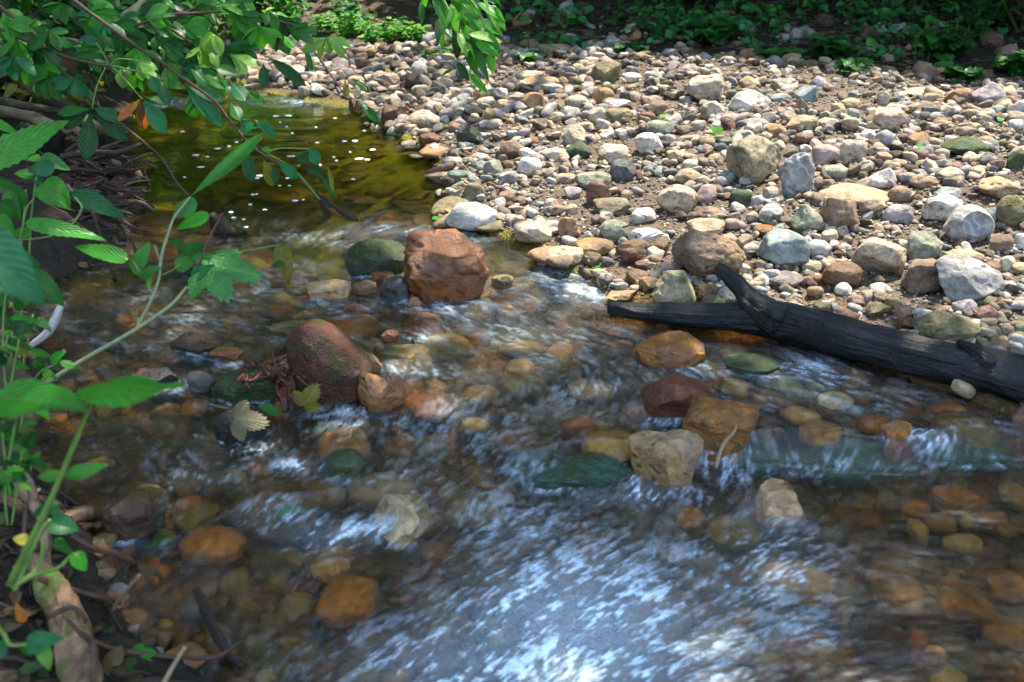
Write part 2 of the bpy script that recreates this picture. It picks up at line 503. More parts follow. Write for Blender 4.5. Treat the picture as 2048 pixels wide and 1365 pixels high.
# ------------------------------------------------------------------ materials
class NT:
    def __init__(self, name):
        self.m = bpy.data.materials.new(name); self.m.use_nodes = True
        self.t = self.m.node_tree; self.t.nodes.clear()
        self.out = self.t.nodes.new('ShaderNodeOutputMaterial')
    def n(self, typ, ins=None, **kw):
        x = self.t.nodes.new('ShaderNode' + typ)
        for k, v in kw.items(): setattr(x, k, v)
        for k, v in (ins or {}).items(): self.set(x.inputs[k], v)
        return x
    def set(self, sock, v):
        if isinstance(v, bpy.types.Node): v = v.outputs[0]
        if isinstance(v, bpy.types.NodeSocket): self.t.links.new(v, sock)
        elif isinstance(v, (tuple, list)) and len(v) == 3 and sock.type == 'RGBA': sock.default_value = (*v, 1)
        else: sock.default_value = v
    def mix(self, f, a, b, mode='MIX'):
        x = self.t.nodes.new('ShaderNodeMix'); x.data_type = 'RGBA'; x.blend_type = mode; x.clamp_factor = True
        self.set(x.inputs[0], f); self.set(x.inputs[6], a); self.set(x.inputs[7], b); return x.outputs[2]
    def math(self, op, a, b=0.0, c=None):
        x = self.t.nodes.new('ShaderNodeMath'); x.operation = op
        self.set(x.inputs[0], a); self.set(x.inputs[1], b)
        if c is not None: self.set(x.inputs[2], c)
        return x.outputs[0]
    def ramp(self, f, stops, interp='LINEAR'):
        x = self.t.nodes.new('ShaderNodeValToRGB'); x.color_ramp.interpolation = interp
        e = x.color_ramp.elements
        while len(e) < len(stops): e.new(.5)
        for k, (p, c) in enumerate(stops):
            e[k].position = p; e[k].color = (c, c, c, 1) if np.isscalar(c) else (*c, 1)
        self.set(x.inputs[0], f); return x.outputs[0]
    def rng(self, f, a, b, c=0.0, d=1.0):
        x = self.t.nodes.new('ShaderNodeMapRange'); self.set(x.inputs[0], f)
        for i, v in enumerate((a, b, c, d)): self.set(x.inputs[i + 1], v)
        return x.outputs[0]
    def noise(self, vec, scale, detail=4, rough=.55, dist=0.0):
        return self.n('TexNoise', {'Vector': vec, 'Scale': scale, 'Detail': detail, 'Roughness': rough, 'Distortion': dist})
    def done(self, sh, disp=None):
        self.t.links.new(sh if isinstance(sh, bpy.types.NodeSocket) else sh.outputs[0], self.out.inputs[0])
        return self.m

def stone_mat(name, moss=0.0, pits=0.0, speck=.6, bump=.75, bands=0.0, attr=False):
    m = NT(name)
    tc = m.n('TexCoord'); geo = m.n('NewGeometry')
    if attr:
        base = m.n('VertexColor', layer_name='col').outputs[0]; wet0 = 0.0; vec = geo.outputs['Position']
    else:
        oi = m.n('ObjectInfo'); base = oi.outputs['Color']; wet0 = oi.outputs['Alpha']
        off = m.n('VectorMath', operation='SCALE'); m.set(off.inputs[0], (17.0, 31.0, 23.0)); m.set(off.inputs[3], oi.outputs['Random'])
        ad = m.n('VectorMath', operation='ADD'); m.set(ad.inputs[0], tc.outputs['Object']); m.set(ad.inputs[1], off.outputs[0]); vec = ad.outputs[0]
    n1 = m.noise(vec, 9, 5, .6, .6); n2 = m.noise(vec, 42, 8, .7, .3); n3 = m.noise(vec, 210, 4, .65); n4 = m.noise(vec, 20, 6, .65, 1.0)
    hs = m.n('HueSaturation', {'Color': base, 'Hue': m.rng(n1.outputs[0], .25, .75, .485, .52), 'Saturation': m.rng(n1.outputs[0], .3, .7, .75, 1.2), 'Value': m.rng(n1.outputs[0], .3, .7, .72, 1.22)})
    c0 = m.mix(1.0, hs.outputs[0], m.mix(m.rng(n4.outputs[0], .32, .68), (.58, .56, .55), (1.32, 1.3, 1.26)), 'MULTIPLY')
    c = m.mix(m.rng(n2.outputs[0], .52, .68, 0, .7), c0, m.mix(1.0, base, (.45, .36, .27), 'MULTIPLY'))
    c = m.mix(m.rng(n2.outputs[0], .46, .25, 0, .4), c, m.mix(.5, base, (.62, .58, .50)))
    c = m.mix(m.rng(n3.outputs[0], .6, .74, 0, speck), c, (.035, .03, .026))
    h = m.math('ADD', m.math('MULTIPLY', n2.outputs[0], 1.0), m.math('ADD', m.math('MULTIPLY', n3.outputs[0], .4), m.math('MULTIPLY', n4.outputs[0], .9)))
    if bands:
        w = m.n('TexWave', {'Vector': vec, 'Scale': 9.0, 'Distortion': 14.0, 'Detail': 4.0, 'Detail Scale': 1.2}, wave_type='BANDS', bands_direction='DIAGONAL')
        c = m.mix(m.rng(w.outputs[1], .45, .8, 0, bands), c, (.12, .12, .14))
        c = m.mix(m.rng(w.outputs[1], .25, .0, 0, bands), c, (.55, .53, .55))
    if pits:
        vo = m.n('TexVoronoi', {'Vector': vec, 'Scale': 38.0, 'Randomness': 1.0}); vo.distance = 'EUCLIDEAN'
        k = m.rng(vo.outputs['Distance'], .05, .38, 0, 1)
        mk = m.rng(n1.outputs[0], .44, .58, 0, 1)
        k2 = m.math('MAXIMUM', k, m.math('SUBTRACT', 1, mk))
        c = m.mix(m.math('MULTIPLY', m.math('SUBTRACT', 1, k2), .6), c, (.06, .035, .02))
        h = m.math('ADD', h, m.math('MULTIPLY', k2, pits))
    if moss:
        sx = m.n('SeparateXYZ', {0: geo.outputs['Normal']})
        nm = m.noise(vec, 16, 5, .7)
        f = m.math('ADD', m.math('MULTIPLY', nm.outputs[0], 2.2), m.math('MULTIPLY', sx.outputs[2], .0))
        f = m.rng(f, 1.5 - moss, 1.68 - moss * .7, 0, 1)
        mc = m.mix(m.noise(vec, 120, 4).outputs[0], (.022, .045, .008), (.12, .14, .03))
        c = m.mix(m.math('MULTIPLY', f, .9), c, mc)
        h = m.math('ADD', h, m.math('MULTIPLY', m.math('MULTIPLY', f, n3.outputs[0]), .8))
    # wet: soaked stones, and everything within a hand of the water line
    px = m.n('SeparateXYZ', {0: geo.outputs['Position']})
    lim = m.math('ADD', px.outputs[2], m.math('MULTIPLY', m.math('SUBTRACT', n1.outputs[0], .5), .05))
    wl = m.rng(lim, .075, .045, 0, .85)
    wet = m.math('MAXIMUM', wl, wet0)
    c = m.mix(wet, c, m.n('Gamma', {0: m.n('HueSaturation', {'Color': c, 'Saturation': 1.4, 'Value': .84}).outputs[0], 1: 1.25}).outputs[0])
    bm = m.n('Bump', {'Height': h, 'Strength': bump, 'Distance': .012})
    p = m.n('BsdfPrincipled', {'Base Color': c, 'Roughness': m.math('ADD', m.rng(wet, 0, 1, .88, .17), m.math('MULTIPLY', m.rng(n2.outputs[0], .35, .65, 0, .26), wet)), 'Specular IOR Level': m.rng(wet, 0, 1, .25, .5), 'Normal': bm})
    return m.done(p)

M_STONE = stone_mat('dry_stone')
M_PIT = stone_mat('pitted_stone', pits=.9, bump=.9)
M_MOSS = stone_mat('mossy_stone', moss=.35, bump=.9)
M_BAND = stone_mat('banded_stone', bands=.3)
M_PEB = stone_mat('pebbles', attr=True, speck=.3)

def leaf_mat(name, trans=.45, rough=.38, vein=.5):
    m = NT(name)
    col = m.n('VertexColor', layer_name='col').outputs[0]
    uv = m.n('UVMap', uv_map='uv'); s = m.n('SeparateXYZ', {0: uv.outputs[0]})
    ax = m.math('ABSOLUTE', m.math('SUBTRACT', s.outputs[0], .5))
    ph = m.math('SUBTRACT', m.math('MULTIPLY', s.outputs[1], 9.0), m.math('MULTIPLY', ax, 6.0))
    fr = m.math('ABSOLUTE', m.math('SUBTRACT', m.math('FRACT', ph), .5))
    side = m.rng(fr, .07, .0, 0, 1)
    mid = m.rng(ax, .03, .008, 0, 1)
    v = m.math('MAXIMUM', m.math('MULTIPLY', side, .6), mid)
    geo = m.n('NewGeometry')
    nz = m.noise(geo.outputs['Position'], 60, 4, .6)
    hv = m.n('HueSaturation', {'Color': col, 'Hue': m.rng(nz.outputs[0], .3, .7, .488, .512), 'Value': m.rng(nz.outputs[0], .3, .7, .75, 1.2)})
    c = m.mix(m.math('MULTIPLY', v, vein * .5), hv.outputs[0], m.mix(.6, col, (.35, .5, .15)))
    nb = m.noise(geo.outputs['Position'], 130, 2, .5)
    c = m.mix(m.rng(nb.outputs[0], .70, .76, 0, .6), c, (.10, .06, .015))
    bm = m.n('Bump', {'Height': m.math('SUBTRACT', m.math('MULTIPLY', m.rng(fr, 0, .5), .5), m.math('MULTIPLY', v, .6)), 'Strength': .55, 'Distance': .004})
    p = m.n('BsdfPrincipled', {'Base Color': c, 'Roughness': rough, 'Specular IOR Level': .4, 'Normal': bm})
    tcol = m.n('HueSaturation', {'Color': c, 'Hue': .485, 'Saturation': 1.1, 'Value': 1.5}).outputs[0]
    tr = m.n('BsdfTranslucent', {'Color': tcol})
    mx = m.n('MixShader', {0: trans, 1: p, 2: tr})
    return m.done(mx)
M_LEAF = leaf_mat('leaf_blade')
M_CROWN = leaf_mat('crown_leaf', trans=.22, rough=.5, vein=.2)

def bark_mat(name, c1, c2, scale=14.0, rough=.85, spec=.25, bump=.7, moss=0.0, crack=0.0, sx=10.0, sy=1.4):
    m = NT(name)
    uv = m.n('UVMap', uv_map='uv')
    geo = m.n('NewGeometry')
    mp = m.n('Mapping', {'Vector': uv.outputs[0], 'Scale': (sx, sy * 10, 1)})
    n1 = m.noise(mp.outputs[0], 1.0, 6, .65, .5); n2 = m.noise(geo.outputs['Position'], 70, 5, .65); n3 = m.noise(geo.outputs['Position'], scale, 4, .6)
    c = m.mix(m.rng(n1.outputs[0], .35, .65), c1, c2)
    c = m.mix(m.rng(n3.outputs[0], .5, .7, 0, .6), c, m.mix(.5, c2, (.02, .015, .01)))
    h = m.math('ADD', n1.outputs[0], m.math('MULTIPLY', n2.outputs[0], .5))
    if crack:
        mp2 = m.n('Mapping', {'Vector': uv.outputs[0], 'Scale': (5, 22, 1)})
        vo = m.n('TexVoronoi', {'Vector': mp2.outputs[0], 'Scale': 1.6}); vo.feature = 'DISTANCE_TO_EDGE'
        k = m.rng(vo.outputs[0], 0, .07, 0, 1)
        c = m.mix(m.math('MULTIPLY', m.math('SUBTRACT', 1, k), .8), c, (.004, .004, .004)); h = m.math('ADD', h, m.math('MULTIPLY', k, crack))
    if moss:
        f = m.rng(n3.outputs[0], .62 - moss, .7 - moss, 0, .9)
        c = m.mix(f, c, m.mix(n2.outputs[0], (.03, .05, .008), (.16, .19, .04)))
    bm = m.n('Bump', {'Height': h, 'Strength': bump, 'Distance': .008})
    return m.done(m.n('BsdfPrincipled', {'Base Color': c, 'Roughness': rough, 'Specular IOR Level': spec, 'Normal': bm}))
M_BARK = bark_mat('grey_bark', (.17, .13, .08), (.075, .055, .035))
M_BARKMOSS = bark_mat('mossy_bark', (.07, .055, .03), (.025, .02, .012), moss=.12)
M_TWIG = bark_mat('brown_twig', (.13, .075, .05), (.06, .035, .022), scale=40)
M_PALE = bark_mat('pale_bark', (.36, .28, .17), (.2, .15, .09), moss=.02)
M_DRIFT = bark_mat('driftwood', (.5, .47, .42), (.3, .28, .25), scale=30)
M_CHAR = bark_mat('charred_wood', (.007, .0085, .012), (.0015, .0015, .002), rough=.36, spec=.4, bump=1.3, sx=26, sy=.5)
M_ROOT = bark_mat('peeling_bark', (.34, .21, .12), (.055, .032, .02), scale=13, bump=1.8, moss=.07, sx=4, sy=1.2)
M_DARKWOOD = bark_mat('rotten_wood', (.045, .032, .022), (.014, .01, .008), scale=30, rough=.6, bump=1.0)
M_EARTH = bark_mat('dark_earth', (.022, .015, .010), (.006, .004, .003), scale=30, rough=.8, bump=1.6)
M_ROOTS = bark_mat('root_bark', (.09, .062, .045), (.035, .024, .017), scale=30)
M_REDROOT = bark_mat('red_rootlets', (.16, .035, .025), (.06, .015, .012), rough=.35, spec=.6)
M_STEM = bark_mat('green_stem', (.16, .24, .05), (.09, .16, .035), scale=60, rough=.5, bump=.15)
M_GREYSTEM = bark_mat('grey_green_stem', (.27, .29, .15), (.17, .19, .1), scale=60, rough=.55, bump=.3)
# ------------------------------------------------------------------ the lie of the land
def wpoly(px, z): return np.array([on_z(u, v, z)[:2] for u, v in px])
def seg_dist(x, y, P):
    d = np.full(x.shape, 1e9)
    for a, b in zip(P[:-1], P[1:]):
        ab = b - a; t = np.clip(((x - a[0]) * ab[0] + (y - a[1]) * ab[1]) / (ab @ ab + 1e-12), 0, 1)
        d = np.minimum(d, np.hypot(x - a[0] - t * ab[0], y - a[1] - t * ab[1]))
    return d
def inside(x, y, P):
    r = np.zeros(x.shape, bool); n = len(P)
    for i in range(n):
        a, b = P[i], P[(i + 1) % n]
        c = (a[1] > y) != (b[1] > y)
        r ^= c & (x < (b[0] - a[0]) * (y - a[1]) / (b[1] - a[1] + 1e-12) + a[0])
    return r
BAR_PX = [(300,62),(400,78),(455,125),(470,165),(530,190),(600,205),(700,222),(765,262),(830,295),(880,335),(893,385),(890,440),(930,466),(1000,482),(1075,500),(1095,545),(1180,556),(1215,600),(1330,616),(1480,640),(1580,668),(1700,712),(1850,765),(2048,835),(2500,960)]
bar_line = wpoly(BAR_PX, 0.03)
bar_poly = np.vstack([bar_line, [[9, 2.0], [60, 3], [60, 80], [-30, 80], [-9, 16]]])
LEFT_PX = [(330,55),(300,120),(262,180),(262,240),(250,300),(245,380),(262,470),(215,520),(110,560),(40,600),(30,650),(60,700),(95,750),(60,800),(30,850),(25,900),(75,950),(125,1000),(185,1090),(215,1180),(255,1240),(380,1300),(470,1345),(560,1420),(640,1600)]
left_line = wpoly(LEFT_PX, 0.03)
left_poly = np.vstack([left_line, [[-.55, .4], [-.5, -12], [-60, -12], [-60, 60], [-6, 30]]])
crest = wpoly([(300,70),(620,92),(850,108),(1000,118),(1100,128),(1250,128),(1400,150),(1650,172),(2048,205),(2500,240)], .2)
crest = crest[np.argsort(crest[:, 0])]
drop = wpoly([(-300,1180),(300,1090),(460,1055),(620,1035),(760,1005),(900,992),(1020,978),(1060,940),(1110,915),(1250,908),(1400,893),(1550,887),(1800,900),(2048,868),(2400,840)], 0.0)
drop = drop[np.argsort(drop[:, 0])]
def wlevel(x, y):
    """the water: a pool, a riffle, a low lip it falls over and the run in front"""
    yd = np.interp(x, drop[:, 0], drop[:, 1])
    wid = np.interp(x, [-.6, -.1, .02, .5], [.30, .22, .10, .075])
    lv = -.028 + .052 * sstep(-wid, wid * .25, y - yd) 
    return lv + .024 * sstep(2.6, 3.9, y)
def ground_parts(x, y):
    sb = seg_dist(x, y, bar_line); sb = np.where(inside(x, y, bar_poly), sb, -sb)
    sl = seg_dist(x, y, left_line); sl = np.where(inside(x, y, left_poly), sl, -sl)
    return sb, sl
def height(x, y):
    x = np.asarray(x, float); y = np.asarray(y, float)
    sb, sl = ground_parts(x, y); wl = wlevel(x, y)
    yc = np.interp(x, crest[:, 0], crest[:, 1])
    dsh = np.minimum(-sb, -sl)
    pool = sstep(3.0, 4.2, y)
    bed = wl - (.055 + .05 * sstep(0, .5, dsh) + .16 * pool * sstep(.05, .6, dsh)) - .03 * sstep(-.4, .1, np.interp(x, drop[:, 0], drop[:, 1]) - y - .1)
    bed = np.where(dsh < .06, wl - .055 * np.clip(dsh / .06, 0, 1), bed)
    bar = wl + np.clip(.12 * sb, 0, .19) + .015
    back = y - yc
    bar = bar - .10 * sstep(.1, .8, back) * sstep(-1.2, 0.2, x) 
    bank = np.clip(back - 1.0, 0, 40); bar = bar + np.minimum(.17 * bank ** 1.12, 2) + np.minimum(.55 * np.clip(bank - 2.6, 0, 40), 7)
    left = wl + .02 + np.minimum(.55 * sl, .16) + np.minimum(.16 * np.clip(sl - .25, 0, 50), 1.0) + np.minimum(.5 * np.clip(sl - 3, 0, 50), 6)
    h = np.where(sb > 0, bar, np.where(sl > 0, left, bed))
    both = (sb > 0) & (sl > 0); h = np.where(both, np.maximum(bar, left), h)
    n = .020 * fbm2(x * 3.1, y * 3.1, 3, 4) + .010 * fbm2(x * 13, y * 13, 9, 3)
    return h + n * np.where((sb > 0) | (sl > 0), 1, .6)
def hz(x, y): return float(height(np.array([x]), np.array([y]))[0])
def on_ground(u, v, off=0.0):
    r = ray(u, v); ts = np.linspace(1.2, 15, 190)
    P = CAM + r * ts[:, None]; g = height(P[:, 0], P[:, 1]) + off
    k = np.argmax(P[:, 2] < g)
    if k == 0: return CAM + r * 12
    a, b = P[k-1, 2] - g[k-1], P[k, 2] - g[k]
    return CAM + r * (ts[k-1] + (ts[k] - ts[k-1]) * a / (a - b))
def on_water(u, v):
    p = on_z(u, v, 0)
    for _ in range(4): p = on_z(u, v, float(wlevel(np.array([p[0]]), np.array([p[1]]))[0]))
    return p

def axis(lo, hi, a, b, fine, grow=1.25):
    mid = list(np.arange(a, b, fine)); s = fine; x = b
    while x < hi: mid.append(x); s *= grow; x += s
    mid.append(hi); s = fine; x = a - fine; pre = []
    while x > lo: pre.append(x); s *= grow; x -= s
    pre.append(lo)
    return np.array(pre[::-1] + mid)
gx = axis(-70, 70, -3.4, 3.8, .026); gy = axis(-40, 120, 1.0, 9.0, .026)
GX, GY = np.meshgrid(gx, gy); GZ = height(GX.ravel(), GY.ravel())
sb, sl = ground_parts(GX.ravel(), GY.ravel())
yc = np.interp(GX.ravel(), crest[:, 0], crest[:, 1])
# what the ground is made of: r = pale gravel of the bar, g = dark bank soil, also painted as shade along the left waterline, b = silty olive pool bed
zc = np.zeros((GX.size, 4), np.float32); zc[:, 3] = 1
bk = np.maximum(sstep(.0, .7, GY.ravel() - yc - .1) * sstep(-1.6, -.4, GX.ravel()), sstep(-.08, .0, sl))
zc[:, 0] = sstep(-.02, .12, sb) * (1 - bk); zc[:, 1] = bk
zc[:, 2] = sstep(2.9, 4.0, GY.ravel()) * (1 - sstep(-.02, .05, np.maximum(sb, sl)))
me = mesh_np('ground', np.stack([GX.ravel(), GY.ravel(), GZ], 1), grid_quads(len(gy), len(gx)), np.zeros((0, 3), int))
ca = me.color_attributes.new('zone', 'FLOAT_COLOR', 'POINT'); ca.data.foreach_set('color', zc.ravel())
m = NT('stream_ground'); geo = m.n('NewGeometry'); P = geo.outputs['Position']
z = m.n('SeparateColor', {0: m.n('VertexColor', layer_name='zone').outputs[0]})
n1 = m.noise(P, 5, 5, .6); n2 = m.noise(P, 38, 5, .65); n3 = m.noise(P, 160, 4, .65)
vo = m.n('TexVoronoi', {'Vector': P, 'Scale': 55.0}); vo2 = m.n('TexVoronoi', {'Vector': P, 'Scale': 130.0})
pc = m.n('HueSaturation', {'Color': vo.outputs['Color'], 'Saturation': .25}).outputs[0]
bed = m.mix(m.rng(n1.outputs[0], .35, .65), (.17, .085, .022), (.075, .066, .014))
bed = m.mix(.55, bed, m.mix(1.0, bed, m.mix(m.rng(vo.outputs['Distance'], .1, .5), (2.2, 2.0, 1.6), (.4, .4, .3)), 'MULTIPLY'))
bar_c = m.mix(m.rng(n2.outputs[0], .35, .65), (.014, .0095, .006), (.036, .025, .016))
bar_c = m.mix(.35, bar_c, m.mix(1.0, pc, (.4, .3, .22), 'MULTIPLY'))
soil = m.mix(m.rng(n2.outputs[0], .35, .65), (.012, .008, .005), (.038, .027, .017))
soil = m.mix(m.rng(n3.outputs[0], .58, .7, 0, .5), soil, (.10, .07, .04))
pool = m.mix(m.rng(n1.outputs[0], .38, .62), (.25, .24, .018), (.15, .175, .018))
c = m.mix(z.outputs[2], bed, pool); c = m.mix(z.outputs[0], c, bar_c); c = m.mix(z.outputs[1], c, soil)
h = m.math('ADD', m.math('MULTIPLY', n2.outputs[0], .5), m.math('ADD', m.math('MULTIPLY', n3.outputs[0], .35), m.math('MULTIPLY', m.math('SUBTRACT', 1, vo2.outputs['Distance']), .3)))
bm = m.n('Bump', {'Height': h, 'Strength': 1.0, 'Distance': .03})
me.materials.append(m.done(m.n('BsdfPrincipled', {'Base Color': c, 'Roughness': .8, 'Specular IOR Level': .25, 'Normal': bm})))
tag(link(bpy.data.objects.new('ground', me)), kind='structure')
# ------------------------------------------------------------------ water
def flow_field(x, y):
    """direction of the current, blended from arrows read off the photograph"""
    A = [(500,300,520,360),(650,330,640,400),(430,430,330,500),(560,470,520,540),(250,540,330,600),(120,620,300,690),(200,700,330,760),(330,800,420,840),(420,660,520,680),(620,620,740,640),(780,450,700,470),(980,520,1080,560),(1000,620,1120,640),(1080,650,1180,690),(1200,640,1400,680),(1300,660,1460,720),(950,730,1060,760),(1050,800,1000,870),(1150,850,1100,890),(1500,750,1640,790),(1650,790,1800,830),(1850,820,1980,840),(1500,850,1600,880),(1200,900,1120,980),(1330,890,1300,960),(1450,895,1430,980),(1650,905,1600,960),(1900,880,1800,930),(1150,1000,950,1090),(1250,1050,1100,1130),(900,1030,760,1090),(720,1040,560,1110),(780,920,760,980),(600,900,560,960),(480,900,470,960),(300,900,330,960),(420,1050,340,1120),(560,1150,520,1240),(700,1130,620,1160),(1900,1100,1760,1080),(2000,1130,1850,1100),(1850,1010,1700,990),(1700,1000,1600,1050),(1550,1100,1450,1180),(1350,1150,1200,1230),(1100,1200,1000,1300),(850,1250,760,1320),(1500,1280,1350,1330),(1750,1230,1600,1260),(1950,1280,1800,1290)]
    sx = sy = 0
    for u0, v0, u1, v1 in A:
        a, b = on_z(u0, v0)[:2], on_z(u1, v1)[:2]; d = (b - a) / np.linalg.norm(b - a); c = (a + b) / 2
        w = 1 / ((x - c[0]) ** 2 + ((y - c[1]) * .7) ** 2 + .003) ** 1.6
        sx = sx + w * d[0]; sy = sy + w * d[1]
    l = np.hypot(sx, sy) + 1e-9
    return sx / l, sy / l
nr, nc = 900, 980
rows = 1.1 * (9.5 / 1.1) ** (np.linspace(0, 1, nr)); tt = np.linspace(-.80, .72, nc)
WY = np.repeat(rows, nc); WX = np.tile(tt, nr) * (WY + .25)
# the flow is slow to vary: evaluate it on a coarse lattice
cxs = np.linspace(-8, 8, 200); cys = np.linspace(.8, 10, 160); CX, CY = np.meshgrid(cxs, cys); fu, fv = flow_field(CX, CY)
def bil(Fl, x, y):
    i = np.clip((x - cxs[0]) / (cxs[1] - cxs[0]), 0, len(cxs) - 1.001); j = np.clip((y - cys[0]) / (cys[1] - cys[0]), 0, len(cys) - 1.001)
    i0 = i.astype(int); j0 = j.astype(int); a = i - i0; b = j - j0
    return (Fl[j0, i0] * (1 - a) + Fl[j0, i0 + 1] * a) * (1 - b) + (Fl[j0 + 1, i0] * (1 - a) + Fl[j0 + 1, i0 + 1] * a) * b
def lic(freq, step, n, seed):
    """noise dragged along the current, so ripples and froth line up with it"""
    s = np.zeros_like(WX); wsum = 0
    for sg in (1, -1):
        x, y = WX.copy(), WY.copy()
        for k in range(n):
            w = math.cos(k / n * math.pi / 2)
            s += w * noise2(x * freq, y * freq, seed); wsum += w
            x += sg * step * bil(fu, x, y); y += sg * step * bil(fv, x, y)
    s /= wsum
    return s / (s.std() + 1e-9)
L1 = lic(15, .016, 7, 1); L2 = lic(64, .0048, 7, 2); L3 = lic(170, .0017, 8, 3)
wl = wlevel(WX, WY)
yd = np.interp(WX, drop[:, 0], drop[:, 1])
pool = sstep(3.5, 4.4, WY)
fdist = np.clip(WY / 2.0, 1, 4)
chop = .0021 * (1 - .80 * pool)
WZ = wl + chop * L1 + .0006 * L2 * (1 - .85 * pool) + .00014 * L3 * (1 - sstep(2.2, 3.2, WY))
WZ += pool * (.0011 * noise2(WX * 5, WY * 16, 21) + .0007 * noise2(WX * 14 + .3, WY * 40, 22))
calm = np.exp(-(((WX - .95) / .35) ** 2 + ((WY - 1.75) / .35) ** 2)); 
WZ = WZ * (1 - .55 * calm) + wl * .55 * calm
foam = np.zeros_like(WX)
def blob(u, v, ru, rv, k, amt):
    """froth where the water is broken, and foam painted as sky glow: an ellipse on the surface"""
    p = on_water(u, v); q = on_water(u + ru, v); s = on_water(u, v - rv)
    rx = abs(q[0] - p[0]); ry = abs(s[1] - p[1])
    return amt * np.exp(-np.power(((WX - p[0]) / rx) ** 2 + ((WY - p[1]) / ry) ** 2, k))
FOAM_GLOW = [(1150, 1250, 220, 130, 1.2, 0.95), (1080, 1330, 330, 90, 1.2, 0.75), (1200, 1160, 170, 90, 1, 0.34), (1560, 1110, 100, 70, 1, 0.26), (1570, 1150, 110, 50, 1, 0.34), (1480, 1190, 150, 60, 1, 0.26), (1390, 1130, 120, 60, 1, 0.2), (880, 1340, 200, 60, 1, 0.45), (1180, 968, 130, 32, 1, 0.34), (1290, 985, 60, 30, 1, 0.5), (1450, 920, 60, 22, 1, 0.34), (1620, 925, 150, 24, 1, 0.22), (1050, 1065, 130, 50, 1, 0.24), (720, 1062, 90, 26, 1, 0.42), (640, 1070, 90, 28, 1, 0.5), (560, 1030, 60, 20, 1, 0.4), (1640, 745, 80, 30, 1, 0.42), (1700, 800, 150, 40, 1, 0.14), (1840, 885, 50, 22, 1, 0.8), (1560, 800, 120, 30, 1, 0.13), (1200, 710, 120, 40, 1, 0.14), (1050, 660, 90, 34, 1, 0.12), (1180, 780, 110, 34, 1, 0.17), (980, 870, 120, 60, 1, 0.13), (600, 935, 50, 18, 1, 0.5), (900, 870, 80, 60, 1, 0.14), (450, 900, 160, 50, 1, 0.11), (330, 660, 200, 60, 1, 0.09), (560, 570, 160, 40, 1, 0.11), (820, 470, 120, 14, 1, 0.5), (700, 480, 120, 18, 1, 0.12), (1150, 585, 110, 24, 1, 0.4), (1290, 560, 60, 20, 1, 0.17), (830, 965, 90, 50, 1, 0.17), (1330, 810, 130, 40, 1, 0.09), (1430, 810, 60, 30, 1, 0.17), (440, 945, 90, 30, 1, 0.17), (600, 205, 80, 8, 1, 0.5), (350, 205, 50, 8, 1, 0.6), (1850, 905, 90, 20, 1, 0.17), (1380, 1275, 150, 60, 1, 0.3), (1590, 1255, 120, 50, 1, 0.22)]  # froth, plus the sky's reflection painted as foam at the near bottom centre
for b in FOAM_GLOW: foam = np.maximum(foam, blob(*b))
foam += .015 * (1 - pool)
for ln in STONE_TABLE.splitlines():   # the collar of broken water round every stone that stands out of the stream
    f_ = ln.split('|')[0].split()
    if len(f_) > 6 and f_[6] in 'pa' and float(f_[2]) > 60:
        u_, v_, w_, h_ = map(float, f_[:4]); k_ = .30 if f_[6] == 'p' else .2
        foam = np.maximum(foam, blob(u_, v_ + h_ * .42, w_ * .62, 13, 1.2, k_)); foam = np.maximum(foam, blob(u_ + w_ * .35, v_ + h_ * .55, w_ * .4, 18, 1, k_ * .7))
        WZ += blob(u_, v_ - h_ * .05, w_ * .6, max(16, h_ * .3), 1.0, .005)
fine = sstep(-.4, 1.7, .62 * L3 + .55 * L2 + .42 * L1)
thread = sstep(1.1, 2.6, L2 * .6 + L3 * .7)
soft = np.exp(-(((WX - .12) / .42) ** 2 + ((WY - 1.62) / .26) ** 2))  # extra foam painted where the sky glow lies on the near water
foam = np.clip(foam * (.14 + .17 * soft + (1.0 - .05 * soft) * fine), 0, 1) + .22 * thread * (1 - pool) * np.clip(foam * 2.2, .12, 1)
# ripple trains that stand behind twigs and stones
def train(u, v, ru, rv, wave, ang, amp):
    global WZ
    p = on_water(u, v); q = on_water(u + ru, v); s = on_water(u, v - rv)
    m_ = np.exp(-(((WX - p[0]) / abs(q[0] - p[0])) ** 2 + ((WY - p[1]) / abs(s[1] - p[1])) ** 2))
    d_ = (WX - p[0]) * math.cos(ang) + (WY - p[1]) * math.sin(ang) + .9 * ((WX - p[0]) * -math.sin(ang) + (WY - p[1]) * math.cos(ang)) ** 2
    WZ += amp * m_ * np.sin(d_ * 2 * np.pi / wave)
train(590, 1190, 60, 70, .013, R(-15), .0008); train(480, 1190, 50, 60, .014, R(0), .0010); train(630, 1125, 60, 25, .012, R(20), .0009)
train(2000, 1000, 120, 60, .03, R(80), .0005)
HUMPS = [(1140,935,120,26,.020),(955,1000,75,28,.014),(807,1030,60,40,.002),(550,995,95,40,.016),(285,985,60,24,.010),(425,1070,80,30,.01),(1557,990,60,40,.012),(1480,895,90,14,.012),(1620,893,90,14,.014),(1945,850,80,18,.018),(690,870,50,20,.006),(860,790,60,25,.006),(848,640,50,16,.006),(700,650,80,18,.008),(960,615,50,14,.008),(1600,770,60,20,.008),(1750,760,50,20,.01),(1220,880,60,16,.008)]
for u, v, ru, rv, a in HUMPS: WZ += blob(u, v, ru, rv, 1.0, a)
lip = np.exp(-((WY - yd + .012) / .035) ** 2) * sstep(-.02, .06, WX)
WZ = WZ * (1 - .6 * lip) + (wl + .010) * .6 * lip
keep = np.ones(len(WX), bool)
me = mesh_np('water', np.stack([WX, WY, WZ], 1), grid_quads(nr, nc), np.zeros((0, 3), int))
ca = me.color_attributes.new('foam', 'FLOAT_COLOR', 'POINT')
fc = np.ones((len(WX), 4), np.float32); fc[:, 0] = foam; fc[:, 1] = pool; fc[:, 2] = fine; ca.data.foreach_set('color', fc.ravel())
